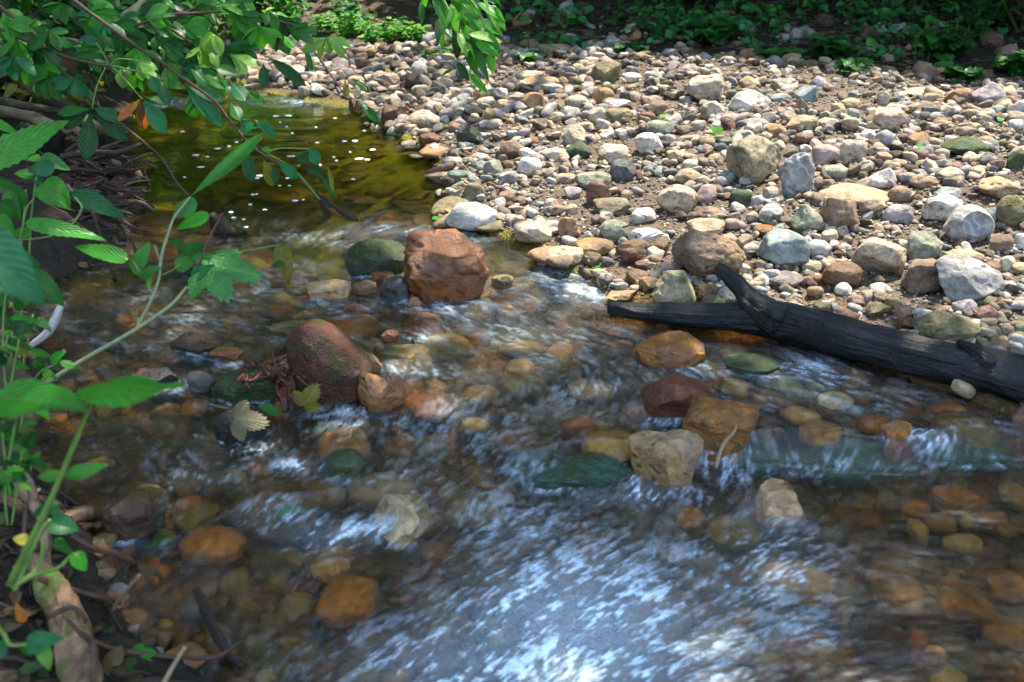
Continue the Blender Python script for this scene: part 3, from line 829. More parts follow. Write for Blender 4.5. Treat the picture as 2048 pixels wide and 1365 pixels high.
m = NT('stream_water'); geo = m.n('NewGeometry'); P = geo.outputs['Position']
fz = m.n('SeparateColor', {0: m.n('VertexColor', layer_name='foam').outputs[0]})
nb = m.noise(P, 90, 4, .6, .4); nf = m.noise(P, 120, 3, .55, 1.2)
bm = m.n('Bump', {'Height': nb, 'Strength': .05, 'Distance': .004})
tint = m.mix(fz.outputs[1], (.95, .83, .56), (.80, .77, .40))
tr = m.n('BsdfTransparent', {0: tint})
rf = m.n('BsdfRefraction', {'Color': tint, 'Roughness': m.mix(fz.outputs[1], (.20, .20, .20), (.10, .10, .10)), 'IOR': 1.12})
body = m.n('MixShader', {0: .78, 1: tr, 2: rf})
gl = m.n('BsdfGlossy', {'Color': (1, 1, 1), 'Roughness': m.mix(fz.outputs[1], (.24, .24, .24), (.06, .06, .06)), 'Normal': bm})
fr = m.n('Fresnel', {'IOR': 1.33, 'Normal': bm})
s1 = m.n('MixShader', {0: fr, 1: body, 2: gl})
df = m.n('BsdfDiffuse', {'Color': (.62, .78, .92)})  # bluish, so the foam also carries the painted sky reflection
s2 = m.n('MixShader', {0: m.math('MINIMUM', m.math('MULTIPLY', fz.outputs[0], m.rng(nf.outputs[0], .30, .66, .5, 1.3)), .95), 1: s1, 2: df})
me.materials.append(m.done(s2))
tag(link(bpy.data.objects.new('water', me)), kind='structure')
def wz(x, y): return float(wlevel(np.array([x]), np.array([y]))[0])
# ------------------------------------------------------------------ stones
def ico(n):
    t = (1 + 5 ** .5) / 2
    v = [(-1,t,0),(1,t,0),(-1,-t,0),(1,-t,0),(0,-1,t),(0,1,t),(0,-1,-t),(0,1,-t),(t,0,-1),(t,0,1),(-t,0,-1),(-t,0,1)]
    f = [(0,11,5),(0,5,1),(0,1,7),(0,7,10),(0,10,11),(1,5,9),(5,11,4),(11,10,2),(10,7,6),(7,1,8),(3,9,4),(3,4,2),(3,2,6),(3,6,8),(3,8,9),(4,9,5),(2,4,11),(6,2,10),(8,6,7),(9,8,1)]
    v = [tuple(np.array(p) / np.linalg.norm(p)) for p in v]
    for _ in range(n):
        cache = {}; nf = []
        def mid(a, b):
            k = (min(a, b), max(a, b))
            if k not in cache:
                p = np.array(v[a]) + np.array(v[b]); v.append(tuple(p / np.linalg.norm(p))); cache[k] = len(v) - 1
            return cache[k]
        for a, b, c in f:
            x, y, z = mid(a, b), mid(b, c), mid(c, a); nf += [(a,x,z),(b,y,x),(c,z,y),(x,y,z)]
        f = nf
    return np.array(v), np.array(f)
ICO = {k: ico(k) for k in (1, 2, 3, 4, 5)}
SHAPES = {  # boxiness, planes, nearest cut, lumpiness, extra
    'r': (2.5, 10, .70, .10), 'o': (2.3, 4, .85, .07), 'a': (2.5, 12, .60, .07), 'b': (3.6, 6, .80, .06), 'h': (3.0, 5, .84, .08),
    'w': (2.3, 8, .72, .07), 'f': (3.2, 4, .80, .06), 'l': (2.4, 4, .84, .09)}
def rock_verts(seed, shape='r', sub=3, yaw=0.0, tilt=0.0, mods=''):
    r_ = np.random.default_rng(seed); D = ICO[sub][0]
    n, k, cut, lump = SHAPES[shape]
    p = D / (np.abs(D) ** n).sum(1, keepdims=True) ** (1 / n)
    o = r_.uniform(-50, 50, 3)
    p = p * (1 + lump * 1.5 * noise3(D[:,0]*1.3+o[0], D[:,1]*1.3+o[1], D[:,2]*1.3+o[2], 1))[:, None]
    for i in range(k):
        a = r_.normal(size=3); a[2] *= .8; a /= np.linalg.norm(a)
        d = r_.uniform(cut, min(cut + .22, 1.0)); e = p @ a - d
        p = p - np.where(e > 0, e * .93, 0)[:, None] * a
    if shape == 'w':
        p[:, 0] *= np.where(p[:, 2] > 0, 1 - .62 * np.clip(p[:, 2], 0, 1), 1); p[:, 1] *= np.where(p[:, 2] > 0, 1 - .4 * np.clip(p[:, 2], 0, 1), 1)
        p[:, 0] += .25 * np.clip(p[:, 2], 0, 1) * r_.choice([-1, 1])
    if shape == 'l':
        p[:, 2] *= np.clip(1.05 - .62 * np.abs(p[:, 0]) ** 1.5, .2, 1.1)
    if 'B' in mods:    # a bowl worn into the top
        t_ = sstep(-.1, .5, p[:, 2]); p[:, 2] += .50 * p[:, 1] * t_
        l = ((p[:, 0] - .16) / .74) ** 2 + ((p[:, 1] + .02) / .74) ** 2
        p[:, 2] = np.where(p[:, 2] > .86, .86 + .12 * (p[:, 2] - .86), p[:, 2])
        p[:, 2] -= t_ * (.50 * np.clip(1 - l, 0, 1) ** 1.1)
    if 'N' in mods:    # a deep notch between two horns
        g = np.exp(-((p[:, 0] - .12 - .15 * p[:, 1]) / .36) ** 2) * np.clip(p[:, 2] + .35, 0, 1.4)
        p[:, 2] -= .66 * g
    if 'P' in mods:    # a peak leaning to the left
        p[:, 0] -= .42 * np.clip(p[:, 2], 0, 1) ** 1.5; p[:, 0] *= 1 - .22 * np.clip(p[:, 2], 0, 1)
    if 'C' in mods:    # a hollow facing the viewer
        c = np.array([.1, -1.15, .45]); q = p - c; l = np.linalg.norm(q, axis=1) / .75
        p = np.where((l < 1)[:, None], c + q / np.maximum(l, .05)[:, None], p)
    for f, a in ((2.6, .045), (5.5, .024), (11, .012)):
        if sub < 3 and f > 3: break
        a *= 1.15 if shape in 'abwfh' else .8 if shape in 'rl' else .5
        if 'R' in mods: a *= 1.9
        p = p * (1 + a * noise3(p[:,0]*f+o[1], p[:,1]*f+o[2], p[:,2]*f+o[0], int(f)))[:, None]
    if tilt:
        c, s = math.cos(R(tilt)), math.sin(R(tilt)); p = np.stack([p[:,0]*c + p[:,2]*s, p[:,1], -p[:,0]*s + p[:,2]*c], 1)
    c, s = math.cos(yaw), math.sin(yaw); p = np.stack([p[:,0]*c - p[:,1]*s, p[:,0]*s + p[:,1]*c, p[:,2]], 1)
    lo, hi = p.min(0), p.max(0)
    return (p - (lo + hi) / 2) / (hi - lo) * 2

CKEY = dict(cr=(.50,.43,.33), wh=(.62,.58,.51), tn=(.42,.31,.20), ob=(.34,.205,.11), ru=(.26,.135,.075), br=(.24,.165,.11), db=(.10,.065,.042), rd=(.215,.11,.075), pk=(.42,.30,.26), mv=(.34,.30,.30), gy=(.36,.35,.33), dg=(.14,.14,.135), bg=(.27,.32,.30), sg=(.29,.30,.22), gn=(.075,.10,.055), ol=(.22,.185,.10), yl=(.44,.36,.24), bk=(.03,.03,.03), te=(.05,.115,.09), dr=(.135,.068,.05), dk=(.17,.08,.055), hb=(.225,.125,.08), pt=(.52,.40,.30))
MATS = {'d': M_STONE, 'p': M_PIT, 'm': M_MOSS, 's': M_BAND}
TABLE = STONE_TABLE
rows_ = []
for ln in TABLE.strip().splitlines():
    ln = ln.strip()
    if not ln or ln[0] == '#': continue
    a = [s.strip() for s in ln.split('|')]
    f = a[0].split()
    rows_.append(dict(u=float(f[0]), v=float(f[1]), w=float(f[2]), h=float(f[3]), c=f[4], s=f[5], place=f[6], mods=f[7] if len(f) > 7 else '', tilt=float(f[8]) if len(f) > 8 else 0.0, text=a[1], mark=a[2] if len(a) > 2 else None))
def set_stone(e, i):
    """one stone as its own object: found on the ground (g), standing out of the water (p) or lying under it (s)"""
    r_ = np.random.default_rng(1000 + i)
    u, v, w, h = e['u'], e['v'], e['w'], e['h']
    if e['place'] == 'p': v -= .06 * h; h *= .84
    big = max(w, h)
    sub = 5 if big > 130 else 4 if big > 46 else 3
    mods = e['mods']
    P0 = rock_verts(1000 + i if 'seed' not in e else e['seed'], e['s'], sub, yaw=r_.uniform(-.35, .35) if not set(mods) & set('BNPC') else 0, tilt=e['tilt'], mods=mods)
    if e['place'] == 'g': c0 = on_ground(u, v + h * .25)
    else: c0 = on_water(u, v + h * .2)
    d = (c0 - CAM) @ FWD; W = w * d / F
    th = math.atan2(CAM[2] - c0[2], c0[1]); k = h * d / F
    if e['place'] == 's':
        H = min(.09, max(.045, .5 * W)); Dp = max(k / math.sin(th) * .95, .4 * W)
        wl_ = wz(c0[0], c0[1]); c = on_z(u, v, wl_ - .012 - .2 * H); z0 = wl_ - .010 - H / 2
        P = P0 * np.array([W / 2, Dp / 2, H / 2]); c = np.array([c[0], c[1], z0])
    elif e['place'] == 'a':   # just awash: a low face sloping under the water
        H = .10; Dp = max(k / math.sin(th) * .9, .5 * W); wl_ = wz(c0[0], c0[1]); c = on_z(u, v, wl_ - .01); z0 = wl_ + (.034 if 'U' in mods else .013) - H / 2
        P = P0 * np.array([W / 2, Dp / 2, H / 2]); P[:, 2] += .16 * P[:, 1] * (P[:, 2] > 0); c = np.array([c[0], c[1], z0])
    else:
        Dp = W * (.8 if e['s'] != 'f' else .7)
        if 'T' in mods: Dp = W * .45
        q = (k / 2) ** 2 - (Dp / 2 * math.sin(th) * .92) ** 2
        if q < (.22 * k) ** 2: q = (.22 * k) ** 2; Dp = min(Dp, .9 * k / math.sin(th))
        H = min(2 * math.sqrt(q) / math.cos(th), 1.5 * W)
        P = P0 * np.array([W / 2, Dp / 2, H / 2])
        if e['place'] == 'g':
            c = on_ground(u, v, off=H * .30); low = H * .3 + .015
        else:
            wl_ = wz(c0[0], c0[1]); c = on_z(u, v, wl_ + H * .34); low = c[2] - hz(c[0], c[1]) + .01
        low = max(low, .2 * H)
        P[:, 2] = np.where(P[:, 2] < 0, P[:, 2] * low / (H / 2), P[:, 2])
        if e['place'] == 'p': P[:, :2] *= (1 - .35 * np.clip(-P[:, 2:3] / low, 0, 1))
    me = mesh_np('stone', P, np.zeros((0, 4), int), ICO[sub][1])
    mk = 'm' if 'm' in mods else 'p' if 'p' in mods else 's' if 's' in mods else 'd'
    me.materials.append(MATS[mk])
    kind = 'boulder' if big > 105 else 'stone'
    o = bpy.data.objects.new(kind, me); o.location = c
    base = np.array(CKEY[e['c']]) * r_.uniform(.92, 1.08) * (.76 if e['place'] == 'g' else 1.25 if e['place'] == 's' else 1.0)
    wet = .9 if 'x' in mods else .5 if e['place'] != 'g' else .0
    if e['place'] == 's': wet = .2
    if 'D' in mods: wet = 0.0
    o.color = (*base, wet)
    link(o)
    e['o'] = o
    tag(o, cat=kind, group='stones on the gravel bar' if e['place'] == 'g' else 'stones in the stream')
    return o
for i, e in enumerate(rows_): set_stone(e, i)

# medium stones between the named ones, up to about 300 in all
def pxhit(u, v, s, L):
    for a in L:
        if abs(a[0] - u) < (a[2] + s) * .42 and abs(a[1] - v) < (a[3] + s * .8) * .42: return True
    return False
taken = [(e['u'], e['v'], e['w'], e['h']) for e in rows_]
LOG_PX = [(1235,625),(1400,632),(1540,620),(1700,670),(1900,730),(2060,790)]
for a, b in zip(LOG_PX[:-1], LOG_PX[1:]):
    for t in np.linspace(0, 1, 5): taken.append((a[0]+(b[0]-a[0])*t, a[1]+(b[1]-a[1])*t, 60, 70))
fr_ = np.random.default_rng(77)
CN = dict(cr='cream', wh='whitish', tn='tan', ob='orange-brown', ru='rust-coloured', br='brown', db='dark brown', rd='reddish', pk='pinkish', mv='mauve', gy='grey', dg='dark grey', bg='blue-green', sg='sage green', ol='olive', yl='yellowish', pt='peach-coloured')
SN = dict(r='rounded', o='smooth oval', a='angular', b='blocky', f='flat', w='wedge-shaped', l='long')
n_fill = max(0, 335 - len(rows_)); tries = 0; fills = []
while len(fills) < n_fill and tries < 20000:
    tries += 1
    v = 110 + 560 * fr_.random() ** 1.15; u = fr_.uniform(470, 2040)
    s = (24 + 26 * fr_.random() ** 1.7) * (.62 + .55 * (v - 100) / 500)
    if not inside(np.array([u]), np.array([v]), np.array([(480,120),(600,110),(850,128),(1100,140),(1250,150),(1400,190),(1650,200),(2048,225),(2048,760),(1850,720),(1600,600),(1420,600),(1230,590),(1190,545),(1100,530),(1000,470),(905,440),(900,350),(840,285),(770,245),(650,200),(500,165)], float))[0]: continue
    if pxhit(u, v, s, taken): continue
    c = fr_.choice(['cr','wh','tn','ob','br','rd','pk','mv','gy','dg','bg','sg','ol','pt','pt','tn'])
    sh = fr_.choice(['r','r','o','a','a','b','f'])
    e = dict(u=u, v=v, w=s * fr_.uniform(1.0, 1.35), h=s * fr_.uniform(.62, .9), c=c, s=sh, place='g', mods='', tilt=fr_.uniform(-14, 14), mark=None, text='small %s %s stone' % (CN[c], SN[sh]))
    fills.append(e); taken.append((u, v, e['w'], e['h'])); set_stone(e, 2000 + len(fills))

# what each one is called: its look, then where it lies next to the landmark stones
marks = [e for e in rows_ if e['mark']]
def rel(e, m_):
    dx, dy = e['u'] - m_['u'], (e['v'] - m_['v']) * 1.15
    if abs(dx) > abs(dy) * 1.9: r_ = 'left of' if dx < 0 else 'right of'
    elif abs(dy) > abs(dx) * 1.9: r_ = 'behind' if dy < 0 else 'in front of'
    else: r_ = ('behind and ' if dy < 0 else 'in front and ') + ('left of' if dx < 0 else 'right of')
    return r_
used = set()
for e in rows_:
    if e['mark'] and len(e['text'].split()) >= 5: e['o']['label'] = e['text']; used.add(e['text'])
for e in rows_ + fills:
    if 'label' in e['o'].keys(): continue
    near = sorted([m_ for m_ in marks if m_ is not e], key=lambda m_: math.hypot(e['u'] - m_['u'], (e['v'] - m_['v']) * 1.3))
    for m_ in near[:6]:
        d_ = math.hypot(e['u'] - m_['u'], (e['v'] - m_['v']) * 1.3)
        pre = 'just ' if d_ < .5 * (e['w'] + m_['w']) + 25 else ''
        t_ = e['text'] + ' ' + pre + rel(e, m_) + ' ' + m_['mark']
        if len(t_.split()) > 16: t_ = e['text'] + ' ' + rel(e, m_).replace('behind and ', '').replace('in front and ', '') + ' ' + m_['mark']
        if t_ not in used and len(t_.split()) <= 16: break
    used.add(t_); e['o']['label'] = t_
# ------------------------------------------------------------------ the uncounted gravel
PAL = np.array([CKEY[k] for k in ('cr','wh','tn','tn','br','br','pt','pk','mv','gy','gy','dg','ob','rd','bg','ol','db','tn')])
PAL = (PAL * .7 + PAL.mean(1, keepdims=True) * np.array([1.1, 1.0, .88]) * .3) * .72
def pebbles(name, x, y, s, sub, lab, sink=.15, flat=(.45, .75), seed=0, under=False, pal=PAL, mat=M_PEB):
    r_ = np.random.default_rng(seed); n = len(x); pro = [rock_verts(5000 + k, ['r', 'a', 'a', 'b', 'w', 'f'][k % 6], sub) for k in range(14)]
    fc = ICO[sub][1]; nv = len(pro[0]); z = height(x, y)
    V = np.empty((n, nv, 3), np.float32); C = np.ones((n, nv, 4), np.float32)
    yaw = r_.uniform(0, 2 * np.pi, n); fl = r_.uniform(*flat, n); asp = r_.uniform(.62, 1, n); tx = r_.normal(0, .22, n); ty = r_.normal(0, .22, n)
    kk = r_.integers(0, 14, n); ci = r_.integers(0, len(pal), n)
    for k in range(14):
        i = np.where(kk == k)[0]
        if not len(i): continue
        p = pro[k][None] * np.stack([s[i], s[i] * asp[i], s[i] * fl[i]], 1)[:, None, :] / 2
        c, d = np.cos(yaw[i])[:, None], np.sin(yaw[i])[:, None]
        q = np.stack([p[..., 0] * c - p[..., 1] * d, p[..., 0] * d + p[..., 1] * c, p[..., 2]], -1)
        q[..., 2] += q[..., 0] * tx[i][:, None] + q[..., 1] * ty[i][:, None]
        q[..., 0] += x[i][:, None]; q[..., 1] += y[i][:, None]; q[..., 2] += (z[i] + s[i] * fl[i] * (.5 - sink))[:, None]
        V[i] = q; C[i, :, :3] = (pal[ci[i]] * r_.uniform(.75, 1.15, (len(i), 1)))[:, None, :]
    T = (fc[None] + (np.arange(n) * nv)[:, None, None]).reshape(-1, 3)
    me = mesh_np(name, V.reshape(-1, 3), np.zeros((0, 4), int), T)
    ca = me.color_attributes.new('col', 'FLOAT_COLOR', 'POINT'); ca.data.foreach_set('color', C.ravel())
    me.materials.append(mat)
    return tag(link(bpy.data.objects.new(name, me)), lab, 'gravel', kind='stuff')
def sample_px(n, u0, u1, v0, v1, seed, pw=1.0):
    r_ = np.random.default_rng(seed); u = r_.uniform(u0, u1, n); v = v0 + (v1 - v0) * r_.random(n) ** pw
    return u, v
def px_ground(u, v, off=.0):
    r_ = FWD + RGT * ((u - 1024) / F)[:, None] + UPV * ((682.5 - v) / F)[:, None]
    t = (off - CAM[2]) / r_[:, 2]; P = CAM + r_ * t[:, None]
    for _ in range(6):
        h = np.clip(height(P[:, 0], P[:, 1]), -.3, .6); t = (h - CAM[2]) / r_[:, 2]; P = CAM + r_ * t[:, None]
    return P[:, 0], P[:, 1], t
g_ = np.random.default_rng(42)
u, v = sample_px(42000, 300, 2250, 70, 860, 1, 1.35)
x, y, t = px_ground(u, v); sb, sl = ground_parts(x, y); yc = np.interp(x, crest[:, 0], crest[:, 1])
ok = (sb > -.05) & (y < yc + .45) & (y < 11)
x, y, t = x[ok], y[ok], t[ok]
clump = .5 + .5 * fbm2(x * 2.2, y * 2.2, 31, 3)
s = (.009 + .064 * g_.random(len(x)) ** 3.2 * (.35 + 1.2 * clump ** 1.5)) * np.clip(t / 4.2, .75, 1.6)
big = s > .026
kp = ((fbm2(x * 2.6 + 5, y * 2.6, 77, 3) > -.22) | (s < .018) | (s > .045)) & ~((sb[ok] < .05) & (x > .8)) & ((g_.random(len(x)) < .72) | (s < .018))
x, y, s, big = x[kp], y[kp], s[kp], big[kp]
pebbles('gravel', x[big], y[big], s[big], 2, 'loose pale pebbles packed over the sunlit gravel bar', seed=2)
pebbles('fine_gravel', x[~big], y[~big], s[~big], 1, 'fine grit and small pebbles between the stones of the bar', seed=3)
# behind the crest, in shade: sparser, half buried
r2 = np.random.default_rng(5); x = r2.uniform(-.6, 4.5, 700); yc = np.interp(x, crest[:, 0], crest[:, 1]); y = yc + .3 + 1.6 * r2.random(700) ** 1.6
pebbles('bank_gravel', x, y, .03 + .11 * r2.random(700) ** 3, 2, 'half-buried dull stones at the foot of the dark bank', sink=.28, seed=6, pal=np.array([CKEY[k] for k in ('br','ol','tn','ob','gy','db')]) * .7)
# under the stream
u, v = sample_px(9000, -150, 2300, 210, 1500, 8, .8)
x, y, t = px_ground(u, v, -.08); sb, sl = ground_parts(x, y)
ok = (sb < .02) & (sl < .0) & (y > .9)
x, y, t = x[ok], y[ok], t[ok]
s = .014 + .075 * g_.random(len(x)) ** 2.4
BEDPAL = np.array([CKEY[k] for k in ('ob','tn','ob','ru','br','ol','yl','ob','br','mv','br','rd','ol','ol')]) * .8
keep_ = (g_.random(len(x)) < np.where(y < 3.6, .5, .4)) | (s > .05)
x, y, s = x[keep_], y[keep_], s[keep_]
far = y > 3.4
pebbles('bed_gravel', x[~far], y[~far], s[~far], 2, 'brown and orange pebbles lying on the stream bed', seed=9, flat=(.35, .6), pal=BEDPAL)
pebbles('pool_gravel', x[far], y[far], s[far] * 2.2, 2, 'silty olive stones on the bottom of the pool', seed=10, flat=(.2, .35), pal=np.array([CKEY[k] for k in ('ol','ob','br','ol')]) * .75)
# ------------------------------------------------------------------ dead wood
def P_(pts, dz=0.0):
    """pixel + height above the water or ground -> world points"""
    out = []
    for u, v, z in pts: out.append(on_z(u, v, z + dz))
    return np.array(out)
log = empty('charred_log', on_z(1640, 720, .0))
tag(log, 'charred black log with a forked stub lying along the edge of the gravel bar', 'log')
mb = MB()
lp = P_([(1222,615,.052),(1262,622,.055),(1330,628,.06),(1420,634,.066),(1500,636,.075),(1580,645,.085),(1680,672,.09),(1780,698,.09),(1880,722,.09),(1970,742,.088),(2060,768,.085),(2200,812,.08)])
px2 = lambda px, p: px * ((p - CAM) @ FWD) / F
lr = [px2(r_, p) for r_, p in zip((15,17,22,26,33,40,39,39,41,45,50,54), lp)]
tube(mb, lp, lr, 28, 14, rough=.13, seed=3, flat=1.05)
o = mb.build('trunk', M_CHAR, log, loc=None); 
mb = MB(); sp = P_([(1560,640,.10),(1510,608,.125),(1478,572,.16),(1452,548,.19),(1436,533,.205)])
tube(mb, sp, [px2(r_, p) for r_, p in zip((32,25,19,15,8), sp)], 20, 10, rough=.24, seed=8)
o2 = mb.build('stub', M_CHAR, log)
mb = MB(); sp = P_([(1985,730,.12),(1950,700,.145),(1915,685,.15)]); tube(mb, sp, [.026,.017,.007], 12, 6, rough=.4, seed=9)
o3 = mb.build('knob', M_CHAR, log)
for q in (o, o2, o3): q.matrix_parent_inverse = log.matrix_basis.inverted()

def stick(name, label, pts, r, mat, sides=8, rough=.12, cat='stick', group=None, sub=6, seed=1, dz=0):
    mb = MB(); P = P_(pts, dz); rr = [px2(a, p) for a, p in zip(r, P)] if not np.isscalar(r) else [px2(r, p) for p in P]
    tube(mb, P, rr, sides, sub, rough=rough, seed=seed)
    c = P.mean(0)
    return tag(mb.build(name, mat, loc=c), label, cat, group)
stick('stick', 'pale bleached driftwood stick leaning out over the side channel', [(62,692,.04),(92,668,.07),(108,645,.10),(118,622,.13),(126,604,.15)], (7,8,9,8,6), M_DRIFT, 10)
stick('stick', 'small dark twig standing in the riffle by the glossy brown stone', [(832,705,.0),(828,692,.03),(825,678,.05)], (5,4,3), M_DARKWOOD)
stick('stick', 'thin crooked twig lodged on the ledge beside the perched boulder', [(1432,935,.02),(1440,905,.05),(1452,882,.075),(1466,868,.095),(1473,852,.11)], (4,4,4,3,2), M_PALE)
stick('stick', 'brown straight twig reaching from the near root into the water', [(78,1158,.16),(130,1176,.12),(190,1192,.07),(240,1206,.03)], (6,6,6,5), M_TWIG)
stick('stick', 'curved brown twig arching over the water by the dark rust-topped rock', [(145,1072,.12),(185,1096,.10),(230,1108,.06),(262,1122,.02),(272,1136,-.02)], (5,6,6,6,5), M_TWIG)
stick('stick', 'slanting thin stalk standing in the near shallows', [(200,1260,-.03),(238,1200,.05),(280,1150,.12)], (4,4,3), M_PALE)
stick('stick', 'rough dark rotten branch slanting down through the near shallows', [(392,1180,.05),(410,1215,.03),(432,1265,.0),(455,1305,-.01),(485,1335,-.03)], (9,10,10,9,8), M_DARKWOOD, rough=.35, seed=6)
stick('stick', 'long tan twig lying on the water at the bottom edge', [(185,1282,.09),(230,1300,.05),(320,1312,.02),(400,1316,.01),(440,1312,.01),(490,1280,.05)], (5,6,6,5,5,3), M_TWIG)
stick('stick', 'pale broken twig pointing up from the bottom edge', [(318,1385,.08),(345,1335,.11),(370,1295,.14)], (6,5,4), M_PALE)
stick('stick', 'short dark stick lying beside the black rock with the leaf', [(420,810,.02),(450,817,.02),(475,822,.015)], (4,4,3), M_ROOT)
stick('stick', 'brown twig hanging down from the left bank into the side channel', [(185,425,.30),(210,500,.16),(225,545,.06),(232,580,-.02)], (3,4,4,3), M_TWIG)
stick('stick', 'reddish thin twig beside the hanging brown one', [(262,470,.22),(275,520,.12),(285,560,.02)], (3,3,3), M_TWIG)
stick('stick', 'tan twig lying across the stones near the crest of the bar', [(1870,208,.24),(1905,204,.25),(1960,208,.24)], (2.5,2.5,2), M_PALE)
stick('stick', 'dark purple-brown piece of driftwood lying among stones on the right of the bar', [(1815,242,.20),(1850,246,.20),(1885,252,.20)], (8,9,7), M_DARKWOOD)
stick('stick', 'fine twig lying over the small stones right of the white flat-topped stone', [(1245,455,.16),(1330,437,.17),(1400,432,.16)], (1.8,1.8,1.4), M_DARKWOOD)
# red rootlets on the mossy block
r_ = random.Random(4)
mb = MB()
for k in range(11):
    u, v = r_.uniform(468, 560), r_.uniform(728, 762); pts = []
    for j in range(7): pts.append((u, v, .085 + r_.uniform(-.012, .03))); u += r_.uniform(-4, 20); v += r_.uniform(-14, 16)
    P = P_(pts); tube(mb, P, [px2(a, p) for a, p in zip((3.4, 3.4, 3, 3, 2.6, 2, 1.4), P)], 6, 4, rough=.2, seed=k)
for pts in ([(545,705,.14),(552,735,.11),(566,770,.08),(572,812,.04)], [(570,735,.1),(562,780,.07),(570,820,.03)]):
    P = P_(pts); tube(mb, P, [px2(a, p) for a, p in zip((1.6, 3, 4, 3), P)], 6, 4, rough=.2)
tag(mb.build('rootlets', M_REDROOT, loc=on_z(520, 760, .08)), 'matted dark red rootlets draped over the mossy block', 'roots')
# the root wad with flood debris on the left bank
wad = empty('root_wad', on_z(200, 440, .05)); tag(wad, 'dark tangled root wad with flood debris at the left bank', 'root wad')
def kid(mb, name, mat, par):
    o = mb.build(name, mat, par); o.matrix_parent_inverse = par.matrix_basis.inverted(); return o
mb = MB()
V = rock_verts(901, 'a', 4, mods='R'); c = at(195, 360, 4.5)
V = V * np.array([.16, .22, .24]); V = V * (1 + .25 * noise3(V[:,0]*22, V[:,1]*22, V[:,2]*22, 4))[:, None]
mb.add(V + c, None, ICO[4][1])
c = at(110, 470, 4.1); V = rock_verts(902, 'a', 4, mods='R') * np.array([.32, .22, .14]); V = V * (1 + .3 * noise3(V[:,0]*20, V[:,1]*20, V[:,2]*20, 4))[:, None]; mb.add(V + c, None, ICO[4][1])
kid(mb, 'earth', M_EARTH, wad)
mb = MB(); rr = random.Random(8)
for k in range(110):
    u, v = rr.uniform(70, 225), rr.uniform(300, 470); a = rr.uniform(-.5, .8); L = rr.uniform(40, 110); d = 3.98 + rr.uniform(-.2, .25)
    pts = [at(u + L * math.cos(a) * t + rr.uniform(-5, 5), v + L * math.sin(a) * t + rr.uniform(-7, 7), d + rr.uniform(-.03, .03)) for t in (0, .33, .66, 1)]
    r0 = rr.choice([2, 2.5, 3, 4, 6]) * 4.3 / F; tube(mb, pts, [r0, r0, r0 * .8, r0 * .5], 6, 4, rough=.2, seed=k)
for pts, r0 in (([(205,300),(235,310),(260,316)], 3), ([(185,300),(240,315),(305,308)], 2.2), ([(140,315),(175,340),(215,360)], 4), ([(225,335),(180,360),(155,385)], 5), ([(280,357),(255,365),(220,368)], 7), ([(235,372),(255,392),(272,402)], 4), ([(255,315),(285,328),(290,350),(300,372)], 2.5), ([(262,318),(295,325),(315,338)], 2.2), ([(285,325),(300,322),(308,326)], 1.6), ([(290,345),(284,366)], 1.6)):
    tube(mb, [at(u, v, 4.25) for u, v in pts], [r0 * 4.25 / F] * len(pts), 6, 5, rough=.15, seed=int(pts[0][0]))
kid(mb, 'roots', M_ROOTS, wad)
mb = MB(); tube(mb, [at(u, v, 4.1) for u, v in ((195,395),(230,425),(258,458),(276,492))], [.016,.02,.018,.006], 10, 6, rough=.3, seed=3); kid(mb, 'snag', M_DARKWOOD, wad)
mb = MB()
for k in range(26):
    u, v = rr.uniform(120, 235), rr.uniform(330, 470); leaf(mb, at(u, v, 3.95 + rr.uniform(-.1, .15)), (rr.uniform(-1, 1), -.2, rr.uniform(-1.4, .1)), (rr.uniform(-.4, .4), -1, rr.uniform(0, .8)), rr.uniform(.05, .10), rr.uniform(.025, .05), 'ovate', (.05 + .03 * rr.random(), .03, .02), droop=.3, curl=.12, ns=8, seed=k)
kid(mb, 'dead_leaves', M_CROWN, wad)
stick('stump', 'dark broken snag standing in the pool behind the hanging leaves', [(468,498,-.08),(452,470,.03),(436,448,.08),(424,430,.12)], (26,19,15,8), M_DARKWOOD, 12, .35, 'snag', seed=12)
stick('stump', 'small black snag standing in the channel under the near leaves', [(392,560,-.06),(378,545,.02),(366,525,.06)], (20,16,8), M_DARKWOOD, 12, .4, 'snag', seed=13)
# the near bank: two thick roots and dead branches
root = empty('bank_root', on_z(60, 1000, .1)); tag(root, 'thick tan root with stripped bark arching over the near left bank', 'root')
mb = MB(); P = P_([(-60,960,.16),(-10,945,.18),(30,952,.18),(52,978,.17),(66,1010,.14),(86,1045,.12),(92,1110,.12),(90,1170,.12),(100,1230,.10)])
tube(mb, P, [px2(a, p) for a, p in zip((14,15,16,17,15,12,11,12,10), P)], 18, 12, rough=.28, seed=4); kid(mb, 'root_limb', M_ROOT, root)
mb = MB(); P = P_([(52,985,.16),(50,1040,.13),(46,1100,.12),(50,1160,.11)]); tube(mb, P, [px2(a, p) for a, p in zip((6,5,5,4), P)], 8, 6, rough=.2, seed=5); kid(mb, 'rootlet', M_TWIG, root)
lg = empty('peeling_log', on_z(150, 1280, .08)); tag(lg, 'mossy log with flaking pale bark in the near left corner', 'log')
mb = MB(); P = P_([(70,1120,.12),(105,1175,.12),(130,1215,.12),(150,1270,.12),(158,1330,.12),(165,1420,.12)])
tube(mb, P, [px2(a, p) for a, p in zip((18,30,32,34,36,38), P)], 26, 18, rough=.30, seed=6); kid(mb, 'log_body', M_ROOT, lg)
mb = MB(); P = P_([(100,1232,.20),(140,1215,.205),(165,1230,.195),(172,1245,.18)]); tube(mb, P, [px2(5, p) for p in P], 8, 6, rough=.2)
P = P_([(135,1240,.20),(160,1265,.20),(185,1290,.17),(190,1330,.16),(188,1400,.15)]); tube(mb, P, [px2(a, p) for a, p in zip((4,5,7,8,9), P)], 8, 6, rough=.2); kid(mb, 'vine', M_TWIG, lg)
